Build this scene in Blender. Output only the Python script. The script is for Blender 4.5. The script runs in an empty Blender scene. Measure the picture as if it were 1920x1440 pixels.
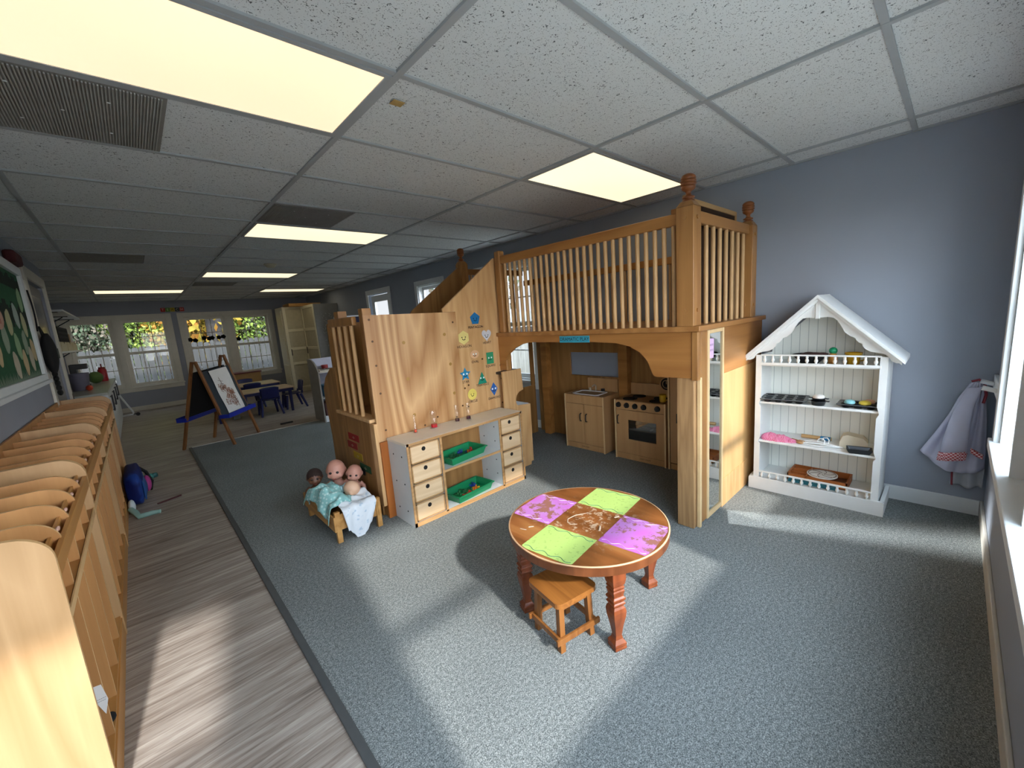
import bpy, bmesh, math, random
from mathutils import Vector, Matrix, Euler
random.seed(7)
SC = bpy.context.scene
COL = SC.collection
PI = math.pi

# ------------------------------------------------------------------ helpers
def lin(h, a=1.0):
    if isinstance(h, str):
        h = h.lstrip('#'); c = [int(h[i:i+2], 16)/255 for i in (0, 2, 4)]
    else:
        c = list(h)
    return tuple((x/12.92 if x <= .04045 else ((x+.055)/1.055)**2.4) for x in c) + (a,)

class MB:
    """collects geometry (world or local coordinates) and links it as ONE mesh object"""
    def __init__(s, o=(0, 0, 0)):
        s.v = []; s.f = []; s.m = []; s.s = []; s.o = Vector(o)
    def add(s, vs, fs, m=0, sm=False):
        b = len(s.v)
        s.v += [Vector(v) for v in vs]
        for f in fs:
            s.f.append([b+i for i in f]); s.m.append(m); s.s.append(sm)
        return s
    def box(s, x0, x1, y0, y1, z0, z1, m=0):
        v = [(x0,y0,z0),(x1,y0,z0),(x1,y1,z0),(x0,y1,z0),(x0,y0,z1),(x1,y0,z1),(x1,y1,z1),(x0,y1,z1)]
        return s.add(v, [(0,3,2,1),(4,5,6,7),(0,1,5,4),(1,2,6,5),(2,3,7,6),(3,0,4,7)], m)
    def obox(s, c, size, rot=(0,0,0), m=0):
        R = Euler(rot).to_matrix(); c = Vector(c); a, b, d = [x/2 for x in size]
        v = [c+R@Vector(p) for p in ((-a,-b,-d),(a,-b,-d),(a,b,-d),(-a,b,-d),(-a,-b,d),(a,-b,d),(a,b,d),(-a,b,d))]
        return s.add(v, [(0,3,2,1),(4,5,6,7),(0,1,5,4),(1,2,6,5),(2,3,7,6),(3,0,4,7)], m)
    def bar(s, p0, p1, w, h, up=(0,0,1), m=0, w1=None, h1=None):
        p0, p1 = Vector(p0), Vector(p1); d = (p1-p0).normalized(); u = Vector(up)
        if abs(d.dot(u)) > .98: u = Vector((1,0,0))
        a = d.cross(u).normalized(); b = a.cross(d).normalized()
        w1 = w if w1 is None else w1; h1 = h if h1 is None else h1
        v = []
        for p, ww, hh in ((p0, w, h), (p1, w1, h1)):
            for i, j in ((-1,-1),(1,-1),(1,1),(-1,1)): v.append(p+a*i*ww/2+b*j*hh/2)
        return s.add(v, [(0,3,2,1),(4,5,6,7),(0,1,5,4),(1,2,6,5),(2,3,7,6),(3,0,4,7)], m)
    def cyl(s, p0, p1, r0, r1=None, n=14, m=0, caps=True):
        p0, p1 = Vector(p0), Vector(p1); r1 = r0 if r1 is None else r1
        d = (p1-p0).normalized(); u = Vector((0,0,1)) if abs(d.z) < .9 else Vector((1,0,0))
        a = d.cross(u).normalized(); b = d.cross(a).normalized(); v = []
        for p, r in ((p0, r0), (p1, r1)):
            for i in range(n):
                t = 2*PI*i/n; v.append(p+a*math.cos(t)*r+b*math.sin(t)*r)
        s.add(v, [(i, (i+1) % n, n+(i+1) % n, n+i) for i in range(n)], m, True)
        if caps:
            s.add(v[:n], [tuple(reversed(range(n)))], m); s.add(v[n:], [tuple(range(n))], m)
        return s
    def lathe(s, prof, c=(0,0,0), n=20, m=0, M=None, sm=True, caps=True):
        c = Vector(c); v = []
        for r, z in prof:
            for i in range(n):
                t = 2*PI*i/n; p = Vector((r*math.cos(t), r*math.sin(t), z))
                v.append(c+(M@p if M else p))
        k = len(prof)
        fs = [(j*n+i, j*n+(i+1) % n, (j+1)*n+(i+1) % n, (j+1)*n+i) for j in range(k-1) for i in range(n)]
        s.add(v, fs, m, sm)
        if not caps:
            s.add(v[:n]+v[-n:], [(i, (i+1) % n, n+(i+1) % n, n+i) for i in range(n)], m, sm); return s
        if prof[0][0] > 1e-5: s.add(v[:n], [tuple(reversed(range(n)))], m)
        if prof[-1][0] > 1e-5: s.add(v[-n:], [tuple(range(n))], m)
        return s
    def sphere(s, c, r, n=14, m=0, M=None):
        if not hasattr(r, '__len__'): r = (r, r, r)
        c = Vector(c); k = max(6, n//2+1); v = []; fs = []
        for j in range(k+1):
            f = PI*j/k
            for i in range(n):
                t = 2*PI*i/n
                p = Vector((r[0]*math.sin(f)*math.cos(t), r[1]*math.sin(f)*math.sin(t), r[2]*math.cos(f)))
                v.append(c+(M@p if M else p))
        for j in range(k):
            for i in range(n): fs.append((j*n+i, (j+1)*n+i, (j+1)*n+(i+1) % n, j*n+(i+1) % n))
        return s.add(v, fs, m, True)
    def prism(s, poly, plane, d0, d1, m=0, ms=None):
        def P(a, b, d):
            return {'xy': (a, b, d), 'xz': (a, d, b), 'yz': (d, a, b)}[plane]
        n = len(poly); v = [P(a, b, d0) for a, b in poly]+[P(a, b, d1) for a, b in poly]
        s.add(v, [tuple(reversed(range(n))), tuple(range(n, 2*n))], m)
        return s.add(v, [(i, (i+1) % n, n+(i+1) % n, n+i) for i in range(n)], m if ms is None else ms)
    def tube(s, pts, r, n=8, m=0):
        pts = [Vector(p) for p in pts]; v = []; k = len(pts)
        R = r if hasattr(r, '__len__') else [r]*k
        prev = None
        for i, p in enumerate(pts):
            d = (pts[min(i+1, k-1)]-pts[max(i-1, 0)]).normalized()
            if prev is None:
                u = Vector((0,0,1)) if abs(d.z) < .9 else Vector((1,0,0)); a = d.cross(u).normalized()
            else:
                a = (prev-d*prev.dot(d)).normalized()
            prev = a; b = d.cross(a)
            for j in range(n):
                t = 2*PI*j/n; v.append(p+a*math.cos(t)*R[i]+b*math.sin(t)*R[i])
        fs = [(i*n+j, i*n+(j+1) % n, (i+1)*n+(j+1) % n, (i+1)*n+j) for i in range(k-1) for j in range(n)]
        s.add(v, fs, m, True)
        s.add(v[:n], [tuple(reversed(range(n)))], m); s.add(v[-n:], [tuple(range(n))], m)
        return s
    def grid(s, fn, nu, nv, m=0, sm=True):
        v = [fn(i/nu, j/nv) for j in range(nv+1) for i in range(nu+1)]
        return s.add(v, [(j*(nu+1)+i, j*(nu+1)+i+1, (j+1)*(nu+1)+i+1, (j+1)*(nu+1)+i) for j in range(nv) for i in range(nu)], m, sm)
    def xform(s, M):
        s.v = [M@v for v in s.v]; return s
    def build(s, name, mats, parent=None, bevel=0, solid=0, sub=0, world=True):
        me = bpy.data.meshes.new(name)
        off = s.o
        me.from_pydata([v-off for v in s.v], [], s.f)
        if not isinstance(mats, (list, tuple)): mats = [mats]
        for m in mats: me.materials.append(m)
        for p, mi, sm in zip(me.polygons, s.m, s.s): p.material_index = mi; p.use_smooth = sm
        bm = bmesh.new(); bm.from_mesh(me); bmesh.ops.recalc_face_normals(bm, faces=bm.faces); bm.to_mesh(me); bm.free()
        o = bpy.data.objects.new(name, me); COL.objects.link(o)
        if parent: o.parent = parent
        else: o.location = off
        if bevel:
            b = o.modifiers.new('edge', 'BEVEL'); b.width = bevel; b.segments = 2; b.limit_method = 'ANGLE'; b.angle_limit = .7
        if solid:
            b = o.modifiers.new('thick', 'SOLIDIFY'); b.thickness = solid; b.offset = 0
        if sub:
            b = o.modifiers.new('smooth', 'SUBSURF'); b.levels = sub; b.render_levels = sub
        return o

def tag(o, label, cat, group=None, kind=None):
    if label: o['label'] = label
    if cat: o['category'] = cat
    if group: o['group'] = group
    if kind: o['kind'] = kind
    return o
def thing(name, label, cat, loc=(0,0,0), rotz=0, group=None):
    o = bpy.data.objects.new(name, None); COL.objects.link(o)
    o.location = loc; o.rotation_euler = (0, 0, rotz); o.empty_display_size = .1
    return tag(o, label, cat, group)
def struct(o): o['kind'] = 'structure'; return o
def dup(root, loc=None, rotz=None, label=None, group=None, parent=None):
    r = root.copy(); COL.objects.link(r)
    if loc is not None: r.location = loc
    if rotz is not None: r.rotation_euler = (0, 0, rotz)
    if label: r['label'] = label
    if group: r['group'] = group
    for ch in list(root.children):
        c = ch.copy(); COL.objects.link(c); c.parent = r
        for g in list(ch.children):
            d = g.copy(); COL.objects.link(d); d.parent = c
    return r

def text_geo(txt, size, M):
    """letters as flat geometry -> (verts, faces), placed by matrix M (local x right, y up)"""
    cu = bpy.data.curves.new('letters', 'FONT'); cu.body = txt; cu.size = size
    cu.align_x = 'CENTER'; cu.align_y = 'CENTER'; cu.resolution_u = 3
    ob = bpy.data.objects.new('letters', cu); COL.objects.link(ob)
    dg = bpy.context.evaluated_depsgraph_get(); me = ob.evaluated_get(dg).to_mesh()
    vs = [M@v.co for v in me.vertices]; fs = [tuple(p.vertices) for p in me.polygons]
    bpy.data.objects.remove(ob); bpy.data.curves.remove(cu)
    return vs, fs
def frame_matrix(origin, right, up):
    r, u = Vector(right).normalized(), Vector(up).normalized(); n = r.cross(u)
    M = Matrix.Identity(4)
    for i in range(3):
        M[i][0] = r[i]; M[i][1] = u[i]; M[i][2] = n[i]; M[i][3] = origin[i]
    return M

# ------------------------------------------------------------------ materials
class NT:
    def __init__(s, name):
        s.mat = bpy.data.materials.new(name); s.mat.use_nodes = True
        s.t = s.mat.node_tree; s.b = s.t.nodes['Principled BSDF']; s.out = s.t.nodes['Material Output']
    def n(s, typ, **kw):
        o = s.t.nodes.new(typ)
        for k, v in kw.items():
            if k in o.inputs: o.inputs[k].default_value = v
            else: setattr(o, k, v)
        return o
    def l(s, a, b): s.t.links.new(a, b)
    def coords(s, scale=(1,1,1), rot=(0,0,0), kind='Object'):
        tc = s.n('ShaderNodeTexCoord'); mp = s.n('ShaderNodeMapping')
        mp.inputs['Scale'].default_value = scale; mp.inputs['Rotation'].default_value = rot
        s.l(tc.outputs[kind], mp.inputs['Vector']); return mp.outputs['Vector']
    def ramp(s, fac, stops, interp='LINEAR'):
        r = s.n('ShaderNodeValToRGB'); r.color_ramp.interpolation = interp
        e = r.color_ramp.elements
        while len(e) < len(stops): e.new(.5)
        for el, (p, c) in zip(e, stops): el.position = p; el.color = c
        s.l(fac, r.inputs['Fac']); return r.outputs['Color']
    def mix(s, fac, a, b, blend='MIX'):
        m = s.n('ShaderNodeMix', data_type='RGBA', blend_type=blend)
        if isinstance(fac, (int, float)): m.inputs[0].default_value = fac
        else: s.l(fac, m.inputs[0])
        for x, i in ((a, 6), (b, 7)):
            if isinstance(x, tuple): m.inputs[i].default_value = x
            else: s.l(x, m.inputs[i])
        return m.outputs[2]
    def math(s, op, a, b=0.):
        m = s.n('ShaderNodeMath', operation=op)
        for x, i in ((a, 0), (b, 1)):
            if isinstance(x, (int, float)): m.inputs[i].default_value = x
            else: s.l(x, m.inputs[i])
        return m.outputs[0]
    def bump(s, h, strength=.2, dist=.01):
        b = s.n('ShaderNodeBump', Strength=strength, Distance=dist); s.l(h, b.inputs['Height']); s.l(b.outputs['Normal'], s.b.inputs['Normal'])
    def set(s, color=None, rough=.5, metal=0., spec=.5):
        if color is not None:
            if isinstance(color, tuple): s.b.inputs['Base Color'].default_value = color
            else: s.l(color, s.b.inputs['Base Color'])
        s.b.inputs['Roughness'].default_value = rough; s.b.inputs['Metallic'].default_value = metal
        s.b.inputs['Specular IOR Level'].default_value = spec
        return s

def plain(name, c, rough=.5, metal=0., var=.06, scale=14, spec=.5):
    t = NT(name); v = t.coords()
    nz = t.n('ShaderNodeTexNoise', Scale=scale, Detail=3.); t.l(v, nz.inputs['Vector'])
    c = lin(c); d = tuple(x*(1-var*2) for x in c[:3])+(1,)
    col = t.ramp(nz.outputs['Fac'], [(.3, d), (.7, c)])
    t.set(col, rough, metal, spec); return t.mat

def wood(name, light, dark, grain='z', scale=1., rough=.42, rings=7., contrast=.5, spec=.4):
    t = NT(name)
    sc = {'x': (.22, 2.2, 2.2), 'y': (2.2, .22, 2.2), 'z': (2.2, 2.2, .22)}[grain]
    v = t.coords(tuple(a*scale for a in sc))
    n1 = t.n('ShaderNodeTexNoise', Scale=1.6, Detail=2., Distortion=.35); t.l(v, n1.inputs['Vector'])
    r = t.math('PINGPONG', t.math('MULTIPLY', n1.outputs['Fac'], rings), .5)
    r = t.math('MULTIPLY', r, 2.)
    sc2 = {'x': (2., 90., 90.), 'y': (90., 2., 90.), 'z': (90., 90., 2.)}[grain]
    v2 = t.coords(tuple(a*scale for a in sc2))
    n2 = t.n('ShaderNodeTexNoise', Scale=1., Detail=3.); t.l(v2, n2.inputs['Vector'])
    n3 = t.n('ShaderNodeTexNoise', Scale=.9, Detail=2.); t.l(v, n3.inputs['Vector'])
    f = t.math('ADD', t.math('MULTIPLY', r, contrast), t.math('MULTIPLY', n2.outputs['Fac'], .35))
    f = t.math('ADD', f, t.math('MULTIPLY', t.math('SUBTRACT', n3.outputs['Fac'], .5), .7))
    col = t.ramp(f, [(.05, lin(light)), (.95, lin(dark))])
    t.set(col, rough, 0., spec); t.bump(n2.outputs['Fac'], .05, .002); return t.mat

def emis(name, c, strength):
    t = NT(name); t.set(lin(c), .6); v = t.coords()
    nz = t.n('ShaderNodeTexNoise', Scale=1.3, Detail=1.); t.l(v, nz.inputs['Vector'])
    c0 = lin(c); col = t.ramp(nz.outputs['Fac'], [(.3, tuple(x*.9 for x in c0[:3])+(1,)), (.7, c0)])
    t.l(col, t.b.inputs['Emission Color']); t.b.inputs['Emission Strength'].default_value = strength; return t.mat

def glass(name, tint='#ffffff', gloss=.06, rough=.02):
    t = NT(name); t.t.nodes.remove(t.b)
    tr = t.n('ShaderNodeBsdfTransparent', Color=lin(tint)); gl = t.n('ShaderNodeBsdfGlossy', Roughness=rough)
    mx = t.n('ShaderNodeMixShader', Fac=gloss); t.l(tr.outputs[0], mx.inputs[1]); t.l(gl.outputs[0], mx.inputs[2])
    t.l(mx.outputs[0], t.out.inputs['Surface']); return t.mat

def pattern(name, base, spot, scale=30, thr=.3, rough=.8, kind='dots'):
    t = NT(name); v = t.coords()
    if kind == 'dots':
        vo = t.n('ShaderNodeTexVoronoi', Scale=scale, Randomness=.35); t.l(v, vo.inputs['Vector'])
        f = t.ramp(vo.outputs['Distance'], [(thr, (1,1,1,1)), (thr+.06, (0,0,0,1))])
    elif kind == 'check':
        ck = t.n('ShaderNodeTexChecker', Scale=scale); t.l(v, ck.inputs['Vector']); f = ck.outputs['Fac']
    else:
        nz = t.n('ShaderNodeTexNoise', Scale=scale, Detail=2.); t.l(v, nz.inputs['Vector'])
        f = t.ramp(nz.outputs['Fac'], [(thr, (0,0,0,1)), (thr+.08, (1,1,1,1))])
    t.set(t.mix(f, lin(base), lin(spot)), rough, 0, .2); return t.mat

def carpet_mat():
    t = NT('carpet loop pile'); v = t.coords()
    a = t.n('ShaderNodeTexNoise', Scale=230., Detail=2., Roughness=.7); t.l(v, a.inputs['Vector'])
    b = t.n('ShaderNodeTexNoise', Scale=75., Detail=2.); t.l(v, b.inputs['Vector'])
    c = t.n('ShaderNodeTexNoise', Scale=1.6, Detail=2.); t.l(v, c.inputs['Vector'])
    f = t.math('ADD', t.math('MULTIPLY', a.outputs['Fac'], .75), t.math('MULTIPLY', b.outputs['Fac'], .25))
    col = t.ramp(f, [(.34, lin('#444849')), (.5, lin('#7b8180')), (.66, lin('#b6b9b6'))])
    dirt = t.ramp(c.outputs['Fac'], [(.3, (.86,.86,.86,1)), (.7, (1,1,1,1))])
    t.set(t.mix(1., col, dirt, 'MULTIPLY'), .95, 0, .1); t.bump(f, .6, .006); return t.mat

def vinyl_mat():
    t = NT('vinyl plank'); v = t.coords()
    br = t.n('ShaderNodeTexBrick', Scale=1.); br.offset = .37
    for k, x in (('Brick Width', 1.22), ('Row Height', .152), ('Mortar Size', .0012), ('Bias', 0.)): br.inputs[k].default_value = x
    br.inputs['Color1'].default_value = (.35,.35,.35,1); br.inputs['Color2'].default_value = (.75,.75,.75,1); br.inputs['Mortar'].default_value = (.1,.1,.1,1)
    t.l(v, br.inputs['Vector'])
    v2 = t.coords((1.6, 26, 1)); n = t.n('ShaderNodeTexNoise', Scale=1.5, Detail=5., Distortion=.5, Roughness=.65); t.l(v2, n.inputs['Vector'])
    v3 = t.coords((6, 140, 1)); n2 = t.n('ShaderNodeTexNoise', Scale=1., Detail=2.); t.l(v3, n2.inputs['Vector'])
    f = t.math('ADD', t.math('MULTIPLY', n.outputs['Fac'], .8), t.math('MULTIPLY', n2.outputs['Fac'], .25))
    f = t.math('ADD', f, t.math('MULTIPLY', t.math('SUBTRACT', br.outputs['Color'], .5), .22))
    col = t.ramp(f, [(.26, lin('#4a413b')), (.45, lin('#877b71')), (.62, lin('#aaa096')), (.8, lin('#c8c0b6'))])
    t.set(col, .5, 0, .35); t.bump(f, .15, .003); return t.mat

def tile_mat():
    t = NT('fissured ceiling tile'); v = t.coords()
    a = t.n('ShaderNodeTexNoise', Scale=95., Detail=2.5, Distortion=1.2); t.l(v, a.inputs['Vector'])
    b = t.n('ShaderNodeTexNoise', Scale=230., Detail=1.); t.l(v, b.inputs['Vector'])
    f1 = t.ramp(a.outputs['Fac'], [(.632, (0,0,0,1)), (.67, (1,1,1,1))])
    f2 = t.ramp(b.outputs['Fac'], [(.665, (0,0,0,1)), (.72, (1,1,1,1))])
    f = t.math('MAXIMUM', f1, f2)
    t.set(t.mix(f, lin('#d9dcdc'), lin('#5c6062')), .9, 0, .1); return t.mat

def beadboard_mat():
    t = NT('white beadboard'); v = t.coords()
    sx = t.n('ShaderNodeSeparateXYZ'); t.l(v, sx.inputs[0])
    m = t.math('PINGPONG', t.math('MULTIPLY', sx.outputs['Y'], 1/.052), .5)
    col = t.ramp(m, [(.0, lin('#9fa7a4')), (.055, lin('#e9ece6'))])
    t.set(col, .45); t.bump(m, .3, .004); return t.mat

def worn_top_mat():
    t = NT('worn stained tabletop'); v = t.coords((2.2, .5, 2))
    n1 = t.n('ShaderNodeTexNoise', Scale=5., Detail=3., Distortion=.6); t.l(v, n1.inputs['Vector'])
    base = t.ramp(n1.outputs['Fac'], [(.3, lin('#5f3717')), (.55, lin('#87522a')), (.8, lin('#a87643'))])
    v2 = t.coords(); n2 = t.n('ShaderNodeTexNoise', Scale=38., Detail=5., Roughness=.7); t.l(v2, n2.inputs['Vector'])
    n3 = t.n('ShaderNodeTexNoise', Scale=5.5, Detail=2.); t.l(v2, n3.inputs['Vector'])
    ln = t.n('ShaderNodeVectorMath', operation='LENGTH'); t.l(t.coords((1, 1, 0)), ln.inputs[0])
    near = t.ramp(ln.outputs['Value'], [(.14, (1,1,1,1)), (.3, (0,0,0,1))])
    f = t.math('MULTIPLY', t.math('ADD', n2.outputs['Fac'], t.math('MULTIPLY', n3.outputs['Fac'], .35)), 1.)
    spots = t.ramp(f, [(.725, (0,0,0,1)), (.79, (.65,.65,.65,1))])
    fac = t.math('MULTIPLY', spots, near)
    t.set(t.mix(fac, base, lin('#bda88c')), .33, 0, .5); return t.mat

def worn_pink_mat():
    t = NT('worn pink paint'); v = t.coords()
    n = t.n('ShaderNodeTexNoise', Scale=26., Detail=5., Roughness=.7); t.l(v, n.inputs['Vector'])
    n2 = t.n('ShaderNodeTexNoise', Scale=7., Detail=2.); t.l(v, n2.inputs['Vector'])
    f = t.math('ADD', n.outputs['Fac'], t.math('MULTIPLY', n2.outputs['Fac'], .8))
    pink = t.ramp(n2.outputs['Fac'], [(.35, lin('#b563b6')), (.6, lin('#ae7cb8'))])
    worn = t.ramp(f, [(.91, (0,0,0,1)), (.99, (.9,.9,.9,1))])
    t.set(t.mix(worn, pink, lin('#8a5a3c')), .5); return t.mat

def shade_wall(name, c): return plain(name, c, .75, var=.02, scale=3, spec=.2)

M = {}
M['wall'] = shade_wall('blue wall paint', '#9aa1ac')
M['wallgrey'] = shade_wall('grey wall paint', '#979aa3')
M['white'] = plain('white paint', '#dfe3e4', .45, var=.02)
M['cream'] = plain('cream trim paint', '#d2ccbd', .45, var=.03)
M['carpet'] = carpet_mat(); M['vinyl'] = vinyl_mat(); M['tile'] = tile_mat()
M['tbar'] = plain('ceiling grid metal', '#a6aaac', .5, var=.02)
M['ground'] = plain('pale bounce ground', '#a9a79c', .9, var=.15, scale=5)
M['lens'] = emis('lit diffuser', '#ffe4c0', .84)
M['lens2'] = emis('lit diffuser bright', '#ffefcb', 1.0)
M['vent'] = plain('grey vent metal', '#86847f', .6)
M['ventslat'] = plain('vent slats', '#a5a39e', .6)
M['oak'] = wood('orange stained plywood', '#ae7a42', '#835427', 'y', 1.2, .4, 5)
M['oakx'] = wood('orange stained plywood along', '#b07e49', '#87582c', 'x', 1.2, .4, 5)
M['post'] = wood('honey post', '#ae7e49', '#82562c', 'z', 2., .38, 5)
M['spin'] = plain('pale dowel', '#c39a68', .5, var=.08, scale=6)
M['finial'] = wood('turned finial', '#9c5f33', '#6f3a1a', 'z', 4., .4, 4)
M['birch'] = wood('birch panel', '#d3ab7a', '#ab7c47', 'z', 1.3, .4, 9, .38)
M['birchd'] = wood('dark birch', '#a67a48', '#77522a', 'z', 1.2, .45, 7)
M['birchside'] = wood('clear birch panel', '#cca672', '#ac8250', 'z', 1., .38, 6, .4)
M['maple'] = wood('maple cubby', '#bd8a55', '#99693c', 'z', 1., .42, 6, .35)
M['mapley'] = wood('maple rail', '#bf8d50', '#a06d36', 'y', 1., .42, 6, .35)
M['mapleedge'] = plain('maple edge', '#d8b17c', .5)
M['mapleend'] = wood('maple end panel', '#c6a074', '#a27c50', 'z', .9, .4, 8, .4)
M['drawer'] = wood('pale drawer ply', '#dcc09b', '#bf9a70', 'x', 2., .5, 6, .4)
M['plyedge'] = wood('ply edge', '#bd9464', '#9a6f40', 'x', 3., .55, 8)
M['melamine'] = plain('white melamine', '#d4d6d6', .35, var=.02)
M['whitetop'] = plain('cream unit top', '#e9e0cf', .4, var=.03)
M['toy'] = wood('toy kitchen maple', '#c49a6a', '#a57b4c', 'z', 1.4, .42, 5, .3)
M['toyedge'] = plain('toy kitchen edge', '#dcbd8d', .5)
M['toytop'] = wood('toy kitchen top', '#9c7a4c', '#7c5c35', 'y', 1.4, .42, 5, .3)
M['black'] = plain('black plastic', '#15161a', .45)
M['blackmat'] = plain('matte black', '#0f1012', .85)
M['dark'] = plain('dark hole', '#120e0b', .9)
M['green'] = plain('green tray plastic', '#0d8250', .35)
M['tablewood'] = wood('red stained leg', '#8a4a2a', '#5d2a14', 'z', 3., .32, 5)
M['tableapron'] = wood('table apron', '#784627', '#522b15', 'z', 2.5, .35, 5)
M['tabletop'] = worn_top_mat(); M['pink'] = worn_pink_mat()
M['lime'] = pattern('worn lime paint', '#a3bd68', '#8fa85c', 60, .6, .5, 'noise')
M['wave'] = plain('dark wave line', '#4d7a5c', .6)
M['wavew'] = plain('white wave line', '#d9b6e0', .6)
M['stool'] = wood('stool oak', '#9c642e', '#6b3d17', 'y', 2.2, .38, 8)
M['stoolleg'] = wood('stool leg oak', '#94602f', '#6a3d1b', 'z', 2.4, .4, 6)
M['housewhite'] = plain('white house paint', '#e6e9e8', .42, var=.02)
M['bead'] = beadboard_mat()
M['pan'] = plain('dark bakeware', '#34373b', .3, .5)
M['panrim'] = plain('bakeware rim', '#6a6e72', .3, .6)
M['glass'] = glass('window glass', '#ffffff', .012); M['clear'] = glass('clear plastic', '#ffffff', .06, .1)
mm = NT('mirror glass'); mm.set(lin('#c9d0d2'), .03, 1.); M['mirror'] = mm.mat
M['navy'] = plain('navy plastic', '#121b55', .4)
M['bluetray'] = plain('blue tray', '#1c2f9c', .35)
M['chalk'] = plain('chalkboard', '#29333a', .8)
M['paper'] = plain('white paper', '#dedbd6', .85, var=.02)
M['lampost'] = wood('easel wood', '#8a5a30', '#5f3a1c', 'z', 3., .5, 5)
M['tabletan'] = plain('tan laminate', '#cfb08e', .4)
M['metal'] = plain('black metal', '#222226', .4, .5)
M['creamdoor'] = plain('cream cabinet door', '#e0d7b8', .45, var=.03)
M['greypanel'] = plain('grey cabinet side', '#8d8b84', .35)
M['skin'] = plain('doll skin', '#cf9f84', .5, var=.04); M['skin2'] = plain('pale doll skin', '#d2a98c', .5, var=.04)
M['skin3'] = plain('pink doll skin', '#c58f7d', .5, var=.04); M['skinb'] = plain('brown doll skin', '#64402c', .5)
M['teal'] = pattern('teal dotted cloth', '#86b8b6', '#b6d4d0', 42, .33)
M['white_print'] = pattern('white printed cloth', '#d8dde2', '#b3c4d2', 34, .6, .9, 'noise')
M['pinkcloth'] = plain('pink cloth', '#de93b0', .9)
M['bluecloth'] = pattern('pale blue cloth', '#a9c8d2', '#7fb0b5', 20, .55, .9, 'noise')
M['coat'] = plain('white cotton', '#c9c9dc', .9, var=.03)
M['gingham'] = pattern('red gingham', '#b84a50', '#e6c9cc', 110, .5, .9, 'check')
M['pinkging'] = pattern('pink gingham', '#cf5f88', '#e59ab5', 160, .5, .9, 'check')
M['redtrim'] = plain('red piping', '#8a3340', .85)
M['sign'] = plain('turquoise sign', '#2f9bb3', .6); M['ink'] = plain('black ink', '#14171c', .8)
M['fence'] = wood('grey fence board', '#3a3937', '#282725', 'z', 1., .9, 6)
M['fencepale'] = wood('pale fence board', '#b5b1a6', '#8a867c', 'z', 1., .9, 6)
M['bark'] = plain('bark', '#27221e', .95, var=.2)
def leafmat(n, a, b):
    return pattern(n, a, b, 3., .5, .8, 'noise')
M['leafg'] = leafmat('green leaves', '#46561f', '#76863a'); M['leafy'] = leafmat('yellow leaves', '#75641f', '#7d551f')
M['leafd'] = leafmat('dusky leaves', '#37422f', '#544c40')
def P(c, r=.5): 
    k = 'p'+c+str(r)
    if k not in M: M[k] = plain('paint '+c.strip('#'), c, r)
    return M[k]

exec_parts = []
# ------------------------------------------------------------------ room shell
H = 2.31; XW = 3.93; YF = -1.65; YB = 10.35; U = .6096; VZ = -.004
def wall(name, ax, p0, p1, u0, u1, z0, z1, holes, mat):
    b = MB()
    def bx(a0, a1, c0, c1):
        if a1-a0 < 1e-4 or c1-c0 < 1e-4: return
        if ax == 'x': b.box(p0, p1, a0, a1, c0, c1)
        else: b.box(a0, a1, p0, p1, c0, c1)
    u = u0
    for (h0, h1, g0, g1) in sorted(holes):
        bx(u, h0, z0, z1); bx(h0, h1, z0, g0); bx(h0, h1, g1, z1); u = h1
    bx(u, u1, z0, z1)
    return struct(b.build(name, mat))
FW = [(-.55, .11), (.22, .98), (1.28, 2.05), (2.17, 2.97)]; FZ = (.52, 1.93)
NW = [(-1.0, .12), (.66, 2.38), (2.87, 3.42)]; NZ = (.58, 1.94)  # first pier widened so its shadow stands in for the camera holder's
SW = [(2.02, 3.0, .6, 2.0), (3.9, 4.6, .6, 2.0)]
struct(MB().box(-1.3, XW+.1, YF-.12, YB+.1, -.06, VZ).build('floor', M['vinyl']))
struct(MB().box(.70, XW, YF, 5.33, VZ, 0).build('floor_carpet', M['carpet']))
struct(MB().box(.672, .704, YF, 5.33, VZ, .006).build('trim_1', P('#4c4f50', .6), bevel=.003))
struct(MB().box(.672, XW, 5.325, 5.35, VZ, .006).build('trim_2', P('#b9b2a4', .5), bevel=.003))
wall('wall_right', 'x', XW, XW+.12, YF-.12, YB+.12, 0, H+.1, [(a, b, c, d) for a, b, c, d in SW]+[(5.65, 6.5, 0, 2.02)], M['wall'])
wall('wall_front', 'y', YF-.16, YF, -1.3, XW, 0, H+.1, [NW[0]+NZ, (.66, 3.42)+NZ], M['wall'])
struct(MB((2.38, YF-.15, NZ[0])).box(2.38, 2.87, YF-.15, YF-.07, NZ[0], NZ[1]).build('trim_12', M['white']))  # unseen set-back panel, blocks the sun to shade the gap between openings
wall('wall_back', 'y', YB, YB+.12, -1.0, XW, 0, H+.1, [(a, b)+FZ for a, b in FW], M['wallgrey'])
wall('wall_left', 'x', -.39, -.27, .19, 5.5, 0, H+.1, [(4.3, 5.35, 0, 2.08)], M['wallgrey'])
wall('wall_left_alcove', 'x', -.97, -.85, 5.38, YB, 0, H+.1, [], M['wallgrey'])
wall('wall_left_return', 'y', 5.38, 5.5, -.85, -.39, 0, H+.1, [], M['wallgrey'])
wall('wall_left_front', 'x', -1.3, -1.2, YF, .31, 0, H+.1, [], M['wallgrey'])
wall('wall_left_corner', 'y', .19, .31, -1.2, -.39, 0, H+.1, [], M['wallgrey'])
wall('wall_left_hall', 'x', -.97, -.87, 4.1, 5.38, 0, H+.1, [], M['wallgrey'])
ceil = struct(MB().box(-1.3, XW, YF, YB, H, H+.06).build('ceiling', M['tile']))
g = MB()
for k in range(-1, 4): g.box(k*2*U-.013, k*2*U+.013, YF, YB, H-.010, H)
for j in range(-2, 17): g.box(-1.2, XW, j*U-.012, j*U+.012, H-.009, H)
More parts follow.
